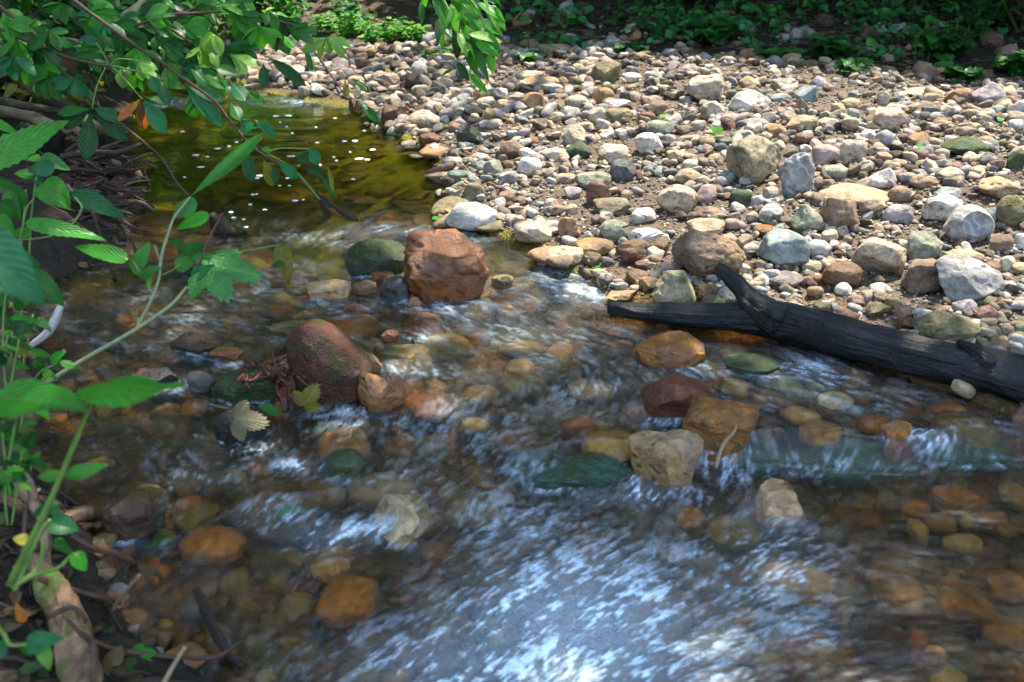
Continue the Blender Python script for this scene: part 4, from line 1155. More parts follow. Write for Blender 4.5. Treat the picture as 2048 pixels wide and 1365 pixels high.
# ------------------------------------------------------------------ plants
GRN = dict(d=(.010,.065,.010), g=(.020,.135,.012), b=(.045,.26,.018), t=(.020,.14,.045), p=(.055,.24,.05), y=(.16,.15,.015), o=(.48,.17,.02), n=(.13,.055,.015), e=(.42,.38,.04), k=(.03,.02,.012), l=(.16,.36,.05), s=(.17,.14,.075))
lr_ = random.Random(3)
def L3(mb, u0, v0, u1, v1, w, d, c='g', kind='obov', face=.75, droop=.3, serr=0.0, dd=None, fold=.22, curl=0.0, twist=0.0):
    """a leaf from its stalk at one pixel to its tip at another, d metres away"""
    p = at(u0, v0, d); dt = d + (lr_.uniform(-.03, .03) if dd is None else dd); q = at(u1, v1, dt)
    dv = q - p; L = np.linalg.norm(dv)
    back = CAM - p; back /= np.linalg.norm(back)
    up = face * back + (1 - face) * np.array([0, 0, 1.0]) + np.array([lr_.uniform(-.25, .25), 0, lr_.uniform(-.1, .3)])
    col = np.array(GRN[c]) * lr_.uniform(.8, 1.2)
    leaf(mb, p, dv, up, L * 1.04, w * d / F, kind, col, droop, fold, curl, twist, serr, 22 if serr else 14, lr_.randint(0, 99))
def branch(name, pts, d, r, mat, par, dz=None, sides=8, rough=.12, seed=1):
    mb = MB(); ds = np.full(len(pts), d) if np.isscalar(d) else np.asarray(d)
    P = [at(u, v, k) for (u, v), k in zip(pts, ds)]
    rr = [(a * k / F) for a, k in zip(([r] * len(pts) if np.isscalar(r) else r), ds)]
    tube(mb, P, rr, sides, 7, rough=rough, seed=seed); return mb.build(name, mat, par)
def stalk(mb, pts, d, r=1.6):
    tube(mb, [at(u, v, d) for u, v in pts], r * d / F, 5, 5)
def petiole(par, pts, d, r=1.6):
    mb = MB(); stalk(mb, pts, d, r); kid(mb, 'petiole', M_STEM, par)

# --- the tree leaning over the left of the stream
tree = empty('leaning_tree', at(-60, 420, 4.2)); tag(tree, 'leafy tree leaning over the pool from the left bank with drooping dark branches', 'tree')
branch('trunk', [(-160,420),(-90,180),(0,120),(51,150),(85,185),(130,212),(190,262)], [4.3,4.2,4.1,4.1,4.1,4.1,4.1], (60,40,26,24,20,16,14), M_BARKMOSS, tree, sides=14, rough=.2)
branch('branch', [(-80,-60),(0,14),(68,68),(130,150),(188,205),(253,257),(321,315),(352,363),(378,392)], 3.6, (5.58, 4.96, 4.34, 4.34, 3.72, 3.1, 2.48, 2.17, 1.86), M_TWIG, tree, seed=2)
branch('branch', [(90,-60),(147,0),(205,44),(267,89),(315,120),(376,164),(428,202),(458,240),(496,284),(534,315),(582,342),(626,387),(652,416)], 3.3, (4.96, 4.34, 3.72, 3.72, 3.41, 3.1, 3.1, 2.79, 2.79, 2.48, 2.17, 1.86, 1.55), M_TWIG, tree, seed=3)
branch('branch', [(330,-50),(298,0),(240,51),(192,110),(168,144)], 4.6, (15,14,14,13,10), M_PALE, tree, sides=10, seed=4)
branch('branch', [(246,62),(291,44),(328,31),(410,26),(462,22),(513,29),(564,44),(599,56),(616,86),(650,133),(691,192)], 3.9, (3.1, 3.1, 2.79, 2.79, 2.79, 2.48, 2.48, 2.48, 2.17, 1.86, 1.24), M_TWIG, tree, seed=5)
branch('branch', [(291,44),(340,38),(400,10),(460,-40)], 4.0, (2.48, 2.48, 2.17, 1.86), M_TWIG, tree, seed=15)
branch('branch', [(-60,35),(0,58),(68,89),(130,113),(212,133),(226,131)], 3.5, (4.34, 3.72, 3.41, 3.1, 2.48, 1.86), M_TWIG, tree, seed=6)
branch('branch', [(-90,190),(0,202),(60,214),(113,222),(150,226)], 4.0, (10,9,8,7,4), M_BARKMOSS, tree, seed=7)
branch('branch', [(-30,215),(34,226),(65,235),(96,253),(130,265),(160,262),(205,250)], 4.4, (14,14,13,16,17,16,8), M_PALE, tree, sides=10, seed=8)
branch('branch', [(295,-40),(301,0),(308,27),(342,58),(383,86)], 3.8, (3.1, 3.1, 2.79, 2.48, 1.55), M_TWIG, tree, seed=9)
branch('branch', [(150,96),(175,150),(192,195),(204,225)], 4.3, (2.48, 3.1, 2.48, 1.86), M_TWIG, tree, seed=10)
branch('branch', [(-40,130),(40,95),(110,80),(185,88)], 4.4, (8,7,6,4), M_PALE, tree, seed=11)
branch('branch', [(-40,105),(25,92),(60,85)], 4.7, (6,6,4), M_PALE, tree, seed=12)
petiole(tree, [(222,131),(250,160),(285,199)], 3.45); petiole(tree, [(222,131),(290,148),(369,177)], 3.4); petiole(tree, [(215,128),(195,170),(184,218)], 3.5); petiole(tree, [(222,129),(240,118),(300,126)], 3.4, 1.3)
petiole(tree, [(218,130),(205,105),(193,87)], 3.45, 1.3); petiole(tree, [(534,305),(560,297),(600,298),(622,298)], 3.25); petiole(tree, [(534,308),(575,330),(600,352),(640,400)], 3.25)
mb = MB()
for a in [(181,218,112,224,22,3.5,'g'),(181,220,121,253,36,3.52,'d'),(180,226,174,317,40,3.48,'d'),(187,216,236,237,28,3.5,'t'),(187,226,252,276,34,3.5,'d'),(283,197,235,239,19,3.45,'o'),(285,202,281,257,15,3.46,'n'),(295,222,289,259,12,3.46,'o'),(289,201,328,261,36,3.43,'t'),(287,193,341,204,15,3.44,'g'),
  (133,150,168,198,34,3.6,'y'),(131,161,151,199,22,3.62,'y'),(115,148,95,165,17,3.6,'g'),(115,150,130,176,20,3.6,'g'),(86,40,92,68,20,3.7,'y'),(100,78,148,140,28,3.65,'n'),(92,75,112,105,22,3.66,'y'),(301,150,314,182,26,3.4,'t'),(306,153,340,206,28,3.42,'t'),(369,176,447,245,34,3.3,'t'),(375,173,442,197,26,3.32,'t'),(384,190,390,238,36,3.3,'g'),(369,180,332,160,22,3.36,'g'),
  (462,205,480,238,26,3.3,'g'),(482,236,503,269,28,3.28,'t'),(506,239,556,272,20,3.28,'t'),(462,164,489,197,30,3.35,'t'),(489,181,530,205,16,3.3,'g'),(527,127,528,170,22,3.4,'d'),(534,113,609,166,24,3.45,'d'),(568,72,588,94,22,3.8,'b'),(544,41,551,92,24,3.8,'d'),(609,92,623,139,13,3.85,'g'),(380,137,414,166,22,3.4,'t'),(333,58,328,94,30,3.7,'g'),(372,62,407,36,28,3.8,'b'),(374,66,423,68,17,3.8,'b'),(160,73,197,86,22,3.6,'t'),
  (489,298,505,362,30,3.25,'d'),(554,322,598,358,24,3.22,'t'),(527,318,547,374,24,3.24,'y'),(548,330,552,364,15,3.26,'d'),(619,294,637,328,26,3.2,'t'),(643,306,592,320,22,3.25,'d'),(520,300,545,300,15,3.22,'b'),(600,330,655,352,20,3.25,'d'),(640,352,674,392,13,3.25,'g'),(655,330,668,380,10,3.25,'y'),
  (690,158,694,192,14,3.9,'y'),(703,158,738,180,14,3.9,'g'),(699,195,705,228,10,3.9,'k'),(718,203,757,242,18,3.88,'g'),(712,198,716,226,9,3.9,'n'),(745,215,752,250,12,3.9,'d')]:
    L3(mb, *a)
for a in [(630,384,664,420,22,3.25,'k'),(640,395,660,438,15,3.25,'k'),(655,405,715,438,15,3.24,'k'),(648,412,688,432,12,3.25,'n'),(636,380,650,410,12,3.25,'y')]: L3(mb, *a, curl=1.0, serr=.35)
BR = [[(0,14),(68,68),(130,150),(188,205)],[(147,0),(205,44),(267,89),(315,120),(376,164),(428,202)],[(0,58),(68,89),(130,113),(212,133)],[(328,31),(410,26),(462,22),(513,29),(564,44),(599,56)],[(301,0),(308,27),(342,58),(383,86)],[(200,90),(300,110),(400,95),(470,100)],[(40,20),(120,60),(260,30),(420,60)],[(380,110),(440,130),(510,120)],[(10,120),(90,140),(180,100)]]
for k in range(150):   # the rest of its foliage, in loose fives
    b = lr_.choice(BR); i = lr_.randrange(len(b) - 1); t = lr_.random()
    u = b[i][0] + (b[i+1][0] - b[i][0]) * t + lr_.gauss(0, 22); v = b[i][1] + (b[i+1][1] - b[i][1]) * t + lr_.gauss(4, 20); d = lr_.uniform(3.4, 4.4)
    if v > 190 or (u > 420 and v > 115): continue
    a0 = lr_.uniform(.4, 2.4); c = lr_.choice('dgggdtgbgdbl')
    for j in range(lr_.randint(2, 5)):
        a = a0 + (j - 2) * .55; L = lr_.uniform(34, 62)
        L3(mb, u, v, u + L * math.cos(a), v + L * math.sin(a) * .8, L * .42, d, c, face=lr_.uniform(.2, .9))
kid(mb, 'leaves', M_LEAF, tree)

# --- the lobed-leaved sapling that reaches out over the side channel
sap = empty('sapling', at(60, 800, 2.3)); tag(sap, 'slender sapling with lobed green leaves leaning out over the side channel', 'sapling')
branch('stem', [(40,800),(110,755),(180,712),(270,660),(340,612),(375,574)], 2.3, (4.5,4.4,4.2,4,3.6,3.2), M_GREYSTEM, sap, rough=.06)
branch('shoot', [(375,574),(395,540),(412,490),(430,455),(446,428)], 2.3, (3.4,3.2,3,2.4,1.8), M_TWIG, sap, rough=.06)
branch('shoot', [(272,658),(300,605),(317,560),(321,525),(327,497),(343,448),(352,430),(380,395)], 2.3, (4,3.6,3.4,3.4,3,2.6,2.2,2), M_GREYSTEM, sap, rough=.06)
branch('dead_tip', [(321,525),(314,506),(310,492)], 2.3, (2.6,2.4,2), M_PALE, sap)
petiole(sap, [(412,515),(470,505),(560,490)], 2.3, 1.2); petiole(sap, [(322,552),(345,540),(358,530)], 2.3, 1.4); petiole(sap, [(424,532),(395,545),(385,560)], 2.3, 1.5)
def lf(par, a, mat=M_LEAF, name='leaf', **k):
    mb = MB(); L3(mb, *a, **k); return kid(mb, name, mat, par)
for a, k in [((378,396,522,265,30,2.3,'b'), dict(serr=.05, curl=.9, droop=.15)),((396,408,338,430,40,2.3,'p'), dict(serr=.07, kind='ovate')),((420,432,343,454,30,2.28,'b'), dict(serr=.05, kind='ovate')),((256,521,140,480,36,2.25,'b'), dict(serr=.05, kind='ovate', droop=.45)),((256,512,284,552,20,2.27,'g'), dict(serr=.05)),((275,535,294,488,30,2.3,'p'), dict(serr=.05, kind='ovate')),((285,553,318,533,28,2.3,'p'), dict(serr=.05, kind='ovate')),((297,580,300,550,12,2.28,'l'), dict()),((336,476,366,494,18,2.32,'g'), dict()),((383,557,422,528,28,2.3,'t'), dict(serr=.06, kind='ovate')),((350,536,396,515,34,2.33,'b'), dict(serr=.06, kind='ovate')),((378,577,450,578,14,2.3,'b'), dict(face=.3)),((364,598,409,592,12,2.31,'g'), dict(face=.3)),((560,490,579,568,38,2.3,'y'), dict(serr=.04, kind='ovate')),((541,532,566,525,14,2.3,'g'), dict()),((355,510,410,488,30,2.4,'g'), dict(serr=.06, kind='ovate'))]:
    lf(sap, a, **k)
mb = MB(); p = at(415, 535, 2.3); palm_leaf(mb, p, at(545, 526, 2.30) - p, (0, -.40, .92), 104 * 2.3 / F, np.array(GRN['p']) * .9, 5, .35, 2, depth=.3); kid(mb, 'leaf', M_LEAF, sap)

# --- the near plant with the out-of-focus heart-shaped leaves
nr_ = empty('near_plant', at(20, 1190, 1.42)); tag(nr_, 'nearest plant, soft bright green leaves on one tall stem at the lower left', 'plant')
branch('stem', [(18,1170),(60,1085),(108,985),(148,890),(176,822),(194,790)], [1.5,1.48,1.46,1.44,1.42,1.4], (6.5,6.5,6,5.5,4.5,3.5), M_STEM, nr_, rough=.04)
branch('stem', [(30,1180),(62,1105),(85,1060),(100,1040)], 1.5, (6,5,4,3.5), M_STEM, nr_, rough=.04)
branch('petiole', [(25,1175),(70,1150),(118,1135),(146,1107)], 1.5, (5,5,4,3), M_STEM, nr_, rough=.04)
branch('petiole', [(30,1165),(75,1140),(84,1105),(88,1085)], 1.5, (4,4,3.5,3), M_STEM, nr_, rough=.04)
mb = MB(); p = at(196, 792, 1.40); d_ = at(372, 790, 1.36) - p
leaf(mb, p - d_ * .24 + np.array([0, .005, .008]), d_, (0, .10, .99), np.linalg.norm(d_) * 1.24, .105, 'heart', GRN['b'], droop=-.0, fold=.10, curl=.2, ns=22, serr=.04, seed=4); kid(mb, 'leaf', M_LEAF, nr_)
mb = MB(); p = at(-20, 800, 1.45); d_ = at(160, 787, 1.37) - p; leaf(mb, p, d_, (0, -.12, .99), np.linalg.norm(d_), .088, 'ovate', GRN['b'], droop=.25, fold=.1, ns=18, seed=5); kid(mb, 'leaf', M_LEAF, nr_)
for a, k in [((98,1046,154,1057,44,1.5,'t'), dict(kind='ovate')),((128,958,212,924,38,1.46,'b'), dict(kind='heart', face=.5)),((125,957,72,946,34,1.47,'b'), dict(kind='heart', face=.5)),((120,1008,62,1030,30,1.48,'g'), dict(kind='ovate')),((146,1107,174,1142,34,1.5,'b'), dict(kind='ovate')),((58,1082,25,1076,24,1.5,'e'), dict(kind='ovate')),((108,1080,142,1106,24,1.5,'g'), dict(kind='ovate')),((80,1148,112,1142,18,1.5,'b'), dict(kind='ovate'))]: lf(nr_, a, **k)
low = empty('low_plant', at(20, 1330, 1.3)); tag(low, 'low plant with teal-green leaves in front of the peeling log', 'plant')
branch('stem', [(-20,1240),(8,1270),(20,1290),(52,1290)], 1.32, (5,5,4,3), M_STEM, low, rough=.04)
for a in [(50,1293,118,1272,46,1.32,'t'),(18,1292,-25,1310,36,1.32,'t'),(82,1288,99,1340,30,1.32,'l'),(40,1292,70,1306,26,1.33,'g')]: lf(low, a, kind='ovate')

# --- nettles and seedlings of the left bank
def nettle(label, leaves, stems, d, cat='plant', group='nettles on the left bank', bp=None):
    bp = bp or stems[0][0]
    n = empty('nettle', at(bp[0], bp[1], d)); tag(n, label, cat, group)
    mb = MB()
    for s in stems: stalk(mb, s, d, 2.2)
    kid(mb, 'stem', M_STEM, n)
    for a, k in leaves: lf(n, a, **k)
    return n
O = dict(kind='ovate', serr=.06); Hh = dict(kind='heart', serr=.05)
nettle('nettle at the left edge with one huge teal leaf close to the lens', [((-70,470,76,592,120,1.25,'t'), dict(kind='ovate', face=.6, droop=.3))], [[(-40,760),(-45,600),(-66,470)]], 1.25)
nettle('tall nettle on the left bank with a long bright toothed leaf under the pale branch', [((-30,330,128,242,66,2.2,'b'), dict(kind='ovate', serr=.07, droop=.1)),((-20,240,40,268,20,2.25,'b'), O),((-40,360,42,378,32,2.2,'g'), O)], [[(-30,480),(-35,400),(-30,330),(-25,250)]], 2.2)
nettle('nettle with pale broad leaves in front of the root wad', [((84,313,138,338,28,2.5,'p'), O),((83,316,54,318,16,2.5,'b'), O),((108,334,55,342,34,2.5,'t'), O),((68,352,26,343,22,2.5,'b'), O),((93,358,143,407,40,2.45,'b'), O),((70,378,142,414,36,2.42,'b'), O),((15,382,36,434,30,2.45,'g'), O),((48,382,30,430,26,2.45,'g'), O),((66,352,90,370,20,2.5,'t'), O)], [[(58,520),(62,440),(70,375),(80,315)],[(40,520),(48,430),(52,380)]], 2.5)
nettle('low nettle with long pointed leaves reaching over the dark hollow of the bank', [((141,383,247,430,40,2.3,'t'), Hh),((50,447,207,468,36,2.2,'b'), O),((0,405,38,436,36,2.25,'g'), O),((60,470,15,460,26,2.25,'b'), O),((-10,435,30,465,34,2.2,'b'), O)], [[(20,480),(80,477),(130,462),(163,420),(150,395)],[(20,560),(40,480),(52,420),(66,400)]], 2.25)
nettle('dark-leaved nettle right beside the huge teal leaf', [((5,500,76,527,36,1.9,'g'), O),((45,545,131,605,56,1.85,'g'), O),((0,470,16,520,40,1.9,'t'), O),((40,500,-5,540,40,1.95,'d'), O),((25,590,-15,610,30,1.9,'g'), O)], [[(5,700),(8,620),(20,545),(30,500)]], 1.9)
nettle('seedling with small fresh leaves beside the pale driftwood stick', [((62,702,106,713,16,2.3,'b'), O),((103,726,126,702,24,2.3,'b'), O),((120,726,167,735,17,2.28,'b'), O),((68,718,90,738,26,2.3,'g'), O),((86,744,114,758,19,2.26,'b'), O),((46,714,52,684,26,2.3,'y'), O),((42,700,70,692,16,2.3,'b'), O),((20,636,78,640,16,2.3,'b'), O),((8,690,40,702,18,2.28,'l'), O)], [[(50,790),(80,745),(112,728),(128,700)],[(40,780),(48,720),(50,690)],[(18,760),(24,690),(22,638)]], 2.3)
nettle('seedling on the mossy clump under the soft near leaves', [((76,812,96,834,24,1.75,'b'), O),((30,770,5,790,24,1.75,'b'), O),((10,850,2,890,18,1.75,'b'), O),((60,780,85,800,20,1.75,'g'), O)], [[(40,860),(50,810),(60,780)]], 1.75)
nettle('bright seedling by the brown submerged leaf under the arching root', [((62,920,92,935,22,1.8,'g'), O),((62,920,35,908,20,1.8,'b'), O),((64,925,80,905,14,1.8,'b'), O)], [[(58,960),(62,935),(62,920)]], 1.8)
for q, (u, v, d) in enumerate([(12,690,2.1),(20,905,1.75),(15,960,1.7),(40,640,2.5),(10,830,1.6)]):
    nb_ = random.Random(60 + q); lv = []
    for j in range(15):
        a = nb_.uniform(-2.6, .9); L = nb_.uniform(26, 52); x0 = u + nb_.uniform(-34, 34); y0 = v + nb_.uniform(-40, 40)
        lv.append(((x0, y0, x0 + L * math.cos(a), y0 + L * math.sin(a) * .7, L * .5, d + nb_.uniform(-.08, .08), nb_.choice('dgdgb')), dict(kind='ovate', serr=.06, face=nb_.uniform(.2, .9))))
    nettle(['dark seedling clump left of the fresh seedling by the driftwood', 'dark seedling clump above the arching root', 'small seedling clump at the foot of the arching root', 'seedling clump under the dark-leaved nettle', 'seedling clump half hidden under the soft near leaves'][q], lv, [[(u, v + 90), (u - 5, v + 30), (u + 4, v - 20)], [(u + 8, v + 90), (u + 18, v + 30), (u + 26, v - 10)]], d)
# mossy clump of the bank the seedlings grow in
V = rock_verts(955, 'r', 4, mods='R') * np.array([.10, .11, .12]); V = V * (1 + .22 * noise3(V[:,0]*30, V[:,1]*30, V[:,2]*30, 4))[:, None]
mb = MB(); mb.add(V + at(15, 800, 2.25) - np.array([.06, 0, .03]), None, ICO[4][1]); tag(mb.build('mossy_clump', M_BARKMOSS), 'dark mossy clump of earth overhanging the side channel', 'clump')
# --- the hanging branch of narrow leaves at the top middle
hb = empty('hanging_branch', at(890, -120, 4.3)); tag(hb, 'bright green branch of narrow leaves hanging in from the top middle', 'branch')
branch('twig', [(850,-160),(872,-40),(896,20),(925,75),(940,130),(938,158)], 4.3, (5,4,3.4,3,2,1.5), M_STEM, hb)
branch('twig', [(872,-40),(930,-10),(965,40),(978,100)], 4.25, (4,3,2.5,1.6), M_STEM, hb)
mb = MB()
for a in [(866,-5,896,48,22,4.3,'g'),(880,15,905,58,20,4.3,'b'),(905,0,925,45,22,4.32,'g'),(925,28,1010,66,24,4.25,'b'),(955,5,1012,38,20,4.25,'b'),(940,35,962,108,24,4.28,'g'),(925,55,985,155,24,4.25,'g'),(938,68,1006,78,20,4.2,'l'),(950,85,1002,112,20,4.2,'b'),(975,85,986,150,20,4.25,'g'),(915,125,938,160,17,4.3,'d'),(935,148,980,186,18,4.3,'b'),(910,60,918,120,22,4.35,'d'),(895,20,888,58,20,4.3,'b'),(930,95,955,150,18,4.3,'g'),(900,-20,950,10,22,4.3,'b'),(940,-25,1000,5,22,4.3,'g'),(845,-30,850,15,20,4.3,'b'),(880,-40,835,-5,20,4.3,'l'),(960,55,1000,100,22,4.22,'g'),(920,30,905,80,20,4.3,'g'),(985,10,1010,60,18,4.25,'b'),(906,140,880,150,12,4.3,'g')]: L3(mb, *a, kind='lance', face=lr_.uniform(.3, .9))
for k in range(26):
    u, v = lr_.gauss(925, 40), lr_.gauss(30, 42); L = lr_.uniform(38, 62); a = lr_.gauss(1.15, .5)
    if v > 105: continue
    L3(mb, u, v, u + L * math.cos(a), v + L * math.sin(a), L * .32, lr_.uniform(4.2, 4.5), lr_.choice('gbgdbl'), kind='lance', face=lr_.uniform(.2, .9))
kid(mb, 'leaves', M_LEAF, hb)

# --- herbs in the sun at the far end of the bar, then bushes behind the pool
def tuft(name, label, u, v, wpx, hpx, n, cols, kind, cat, group, leafpx=(12, 22), par_d=None, wr=.5):
    g = on_ground(u, v); d = (g - CAM) @ FWD; k = d / F
    e = empty(name, g); tag(e, label, cat, group); ms, ml = MB(), MB()
    for j in range(n):
        a = lr_.uniform(0, 6.28); rr = math.sqrt(lr_.random()) * wpx * k / 2
        b = g + np.array([rr * math.cos(a) * .5, rr * math.sin(a) * .5, -.01]); b[2] = hz(b[0], b[1]) - .01
        t = g + np.array([rr * math.cos(a) * 1.1, rr * math.sin(a), hpx * k * lr_.uniform(.45, 1.05)])
        m_ = (b + t) / 2 + np.array([0, 0, .03 * hpx * k]); tube(ms, [b, m_, t], [.0022, .0018, .001], 4, 3)
        for q in range(lr_.randint(4, 7)):
            f = lr_.uniform(.35, 1); p = b + (t - b) * f; an = lr_.uniform(0, 6.28)
            L = lr_.uniform(*leafpx) * k
            leaf(ml, p, (math.cos(an), math.sin(an), lr_.uniform(-.2, .5)), (lr_.uniform(-.3, .3), -.3, 1), L, L * wr, kind, np.array(GRN[lr_.choice(cols)]) * lr_.uniform(.8, 1.25), droop=.4, ns=7, seed=j)
    kid(ms, 'stems', M_STEM, e); kid(ml, 'leaves', M_LEAF, e); return e
G1 = 'herbs at the far end of the gravel bar'
for i, (u, v, w, h, n, txt) in enumerate([(655,68,50,34,16,'leafy herb leftmost of the sunlit row behind the far gravel'),(688,74,56,40,18,'broad leafy herb second from the left in the sunlit row'),(722,70,50,44,16,'tall herb in the middle of the sunlit row, before dark soil'),(758,88,70,40,24,'yellow-green herb clump spreading onto the far gravel'),(800,84,60,44,20,'upright herb at the right of the sunlit row'),(838,88,44,36,14,'small herb at the right end of the sunlit row'),(880,118,70,26,16,'thin grassy herb trailing over shaded stones under the hanging branch'),(700,40,70,40,16,'darker herb on the soil behind the sunlit row')]):
    tuft('herb', txt, u, v, w, h, n, 'blblg' if i < 6 else 'gdb', 'ovate', 'herb', G1)
G2 = 'plants on the dark far bank'
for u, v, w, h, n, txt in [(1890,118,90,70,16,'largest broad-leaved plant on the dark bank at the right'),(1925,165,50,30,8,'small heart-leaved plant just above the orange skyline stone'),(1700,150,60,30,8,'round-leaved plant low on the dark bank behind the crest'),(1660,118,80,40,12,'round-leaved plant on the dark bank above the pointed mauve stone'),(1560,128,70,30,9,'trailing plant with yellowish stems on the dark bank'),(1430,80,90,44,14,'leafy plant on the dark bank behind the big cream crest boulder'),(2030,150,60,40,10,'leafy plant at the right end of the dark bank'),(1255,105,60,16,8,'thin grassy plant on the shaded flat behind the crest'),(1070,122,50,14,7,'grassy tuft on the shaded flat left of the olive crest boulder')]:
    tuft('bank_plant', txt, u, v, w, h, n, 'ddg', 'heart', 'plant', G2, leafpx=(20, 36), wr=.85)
def bush(label, c, rx, ry, rz, n, cols, leafL, seed, kind='ovate'):
    b_ = random.Random(seed); g0 = np.array([c[0], c[1], hz(c[0], c[1])]); e = empty('bush', g0); tag(e, label, 'bush', 'bushes at the head of the pool'); ms, ml = MB(), MB()
    tips = []
    for j in range(26):
        a = b_.uniform(0, 6.28); el = b_.uniform(-.2, 1.3); q = np.array(c) + np.array([rx * math.cos(a) * math.cos(el), ry * math.sin(a) * math.cos(el), rz * math.sin(el)]) * b_.uniform(.6, 1)
        md = (g0 + q) / 2 + np.array([b_.uniform(-.1, .1), b_.uniform(-.1, .1), .12]); tube(ms, [g0 + [b_.uniform(-.08, .08), b_.uniform(-.08, .08), -.05], md, q], [.014, .009, .003], 6, 5); tips += [(md, q)] 
    for j in range(n):
        m_, q = b_.choice(tips); t = b_.uniform(.1, 1.1); p = m_ + (q - m_) * t + np.array([b_.gauss(0, .07 * rx * 2), b_.gauss(0, .12), b_.gauss(0, .07)])
        an = b_.uniform(0, 6.28); L = leafL * b_.uniform(.7, 1.3)
        leaf(ml, p, (math.cos(an), math.sin(an), b_.uniform(-.7, .2)), (b_.uniform(-.4, .4), -.35, 1), L, L * .5, kind, np.array(GRN[b_.choice(cols)]) * b_.uniform(.7, 1.25), droop=.5, ns=7, seed=j)
    kid(ms, 'stems', M_TWIG, e); kid(ml, 'leaves', M_LEAF, e)
def bp(u, v, d): return tuple(at(u, v, d))
bush('dense dark bush at the far left behind the leaning tree', bp(20, 60, 5.4), .55, .45, .42, 620, 'ddgdt', .085, 1)
bush('bush with blue-green leaves behind the pale branch', bp(170, 40, 6.0), .5, .4, .40, 620, 'gtgdb', .08, 2)
bush('bright leafy bush behind the fork of the pale twig', bp(350, 25, 7.2), .6, .5, .38, 760, 'bgblg', .08, 3)
bush('bush overhanging the far bend of the stream', bp(500, 10, 8.0), .6, .5, .42, 700, 'gbdgb', .085, 4)
bush('low bush on the left bank under the leaning trunk', bp(20, 190, 4.9), .40, .35, .26, 380, 'dgdy', .075, 5)
bush('bush at the far end of the gravel behind the herbs', bp(620, -15, 9.3), .7, .5, .45, 620, 'gbgd', .085, 6)
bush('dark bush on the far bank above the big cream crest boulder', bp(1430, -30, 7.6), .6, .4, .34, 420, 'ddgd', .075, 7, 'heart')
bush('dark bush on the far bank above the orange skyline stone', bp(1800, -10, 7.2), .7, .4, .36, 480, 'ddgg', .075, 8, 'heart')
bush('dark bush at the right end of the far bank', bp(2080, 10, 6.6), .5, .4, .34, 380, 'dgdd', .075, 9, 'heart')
# --- ground cover of the far bank: nobody could count it
mb = MB(); b_ = random.Random(12)
for j in range(4200):
    if j < 3100: u, v = b_.uniform(1300, 2150), 175 - 300 * b_.random() ** .75
    elif j < 3800: u, v = b_.uniform(560, 1350), 70 - 160 * b_.random()
    else: u, v = b_.uniform(1020, 1350), b_.uniform(10, 110)
    n_ = noise2(np.array([u / 110]), np.array([v / 60]), 5)[0] + (.25 if v < 60 else -.2)
    if n_ < b_.uniform(-.6, .35): continue
    g = on_ground(u, v); 
    if g[1] < np.interp(g[0], crest[:, 0], crest[:, 1]) + .35: continue
    hgt = b_.uniform(.01, .12); L = b_.uniform(.035, .085); an = b_.uniform(0, 6.28)
    tube(mb, [g, g + [b_.uniform(-.02, .02), 0, hgt]], .0013, 3, 1, col=(.06, .12, .03))
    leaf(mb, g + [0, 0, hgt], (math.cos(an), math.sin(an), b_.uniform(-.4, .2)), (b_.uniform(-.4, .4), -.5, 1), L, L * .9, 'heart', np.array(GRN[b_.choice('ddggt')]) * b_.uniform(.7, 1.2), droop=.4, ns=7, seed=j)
tag(mb.build('ground_cover', M_CROWN), 'dark creeping ground cover of heart-shaped leaves on the far bank', 'ground cover', kind='stuff')
mb = MB()
for j in range(900):
    u, v = b_.uniform(300, 2150), 170 - 200 * b_.random(); g = on_ground(u, v)
    if g[1] < np.interp(g[0], crest[:, 0], crest[:, 1]) + .3: continue
    an = b_.uniform(0, 6.28); L = b_.uniform(.04, .09)
    leaf(mb, g + [0, 0, .008], (math.cos(an), math.sin(an), b_.uniform(-.1, .3)), (b_.uniform(-.4, .4), -.3, 1), L, L * .55, 'ovate', np.array(b_.choice([(.10,.06,.03),(.07,.045,.025),(.14,.10,.05)])), droop=.2, curl=.4, ns=6, seed=j)
for j in range(200):
    u, v = b_.uniform(700, 2150), 165 - 170 * b_.random(); g = on_ground(u, v)
    if g[1] < np.interp(g[0], crest[:, 0], crest[:, 1]) + .3: continue
    an = b_.uniform(-.5, .5); L = b_.uniform(.08, .35); q = g + [L * math.cos(an), L * math.sin(an), 0]; q[2] = hz(q[0], q[1])
    tube(mb, [g + [0, 0, .008], (g + q) / 2 + [0, 0, .02], q + [0, 0, .01]], b_.uniform(.0015, .005), 5, 3, col=(.07, .05, .03))
tag(mb.build('leaf_litter', M_CROWN), 'dead leaves and twigs littering the dark far bank', 'leaf litter', kind='stuff')

mb = MB()
for j in range(420):
    u, v = b_.uniform(-120, 330), b_.uniform(560, 1420); g = on_ground(u, v); d = (g - CAM) @ FWD
    if ground_parts(g[:1], g[1:2])[1][0] < .0 or d < 1.2: continue
    an = b_.uniform(0, 6.28); L = b_.uniform(.02, .06)
    if j % 3: leaf(mb, g + [0, 0, .006], (math.cos(an), math.sin(an), b_.uniform(-.1, .35)), (b_.uniform(-.5, .5), -.3, 1), L, L * .55, 'ovate', np.array(b_.choice([(.08,.045,.022),(.05,.03,.018),(.12,.075,.03),(.03,.06,.012)])), droop=.3, curl=.4, ns=6, seed=j)
    else:
        L *= 2; q = g + [L * math.cos(an), L * math.sin(an), 0]; q[2] = hz(q[0], q[1]); tube(mb, [g + [0, 0, .004], (g + q) / 2 + [0, 0, .015], q + [0, 0, .006]], b_.uniform(.001, .0035), 5, 3, col=(.06, .04, .025))
tag(mb.build('bank_litter', M_CROWN), 'dead leaves and broken twigs strewn on the near left bank', 'leaf litter', kind='stuff')

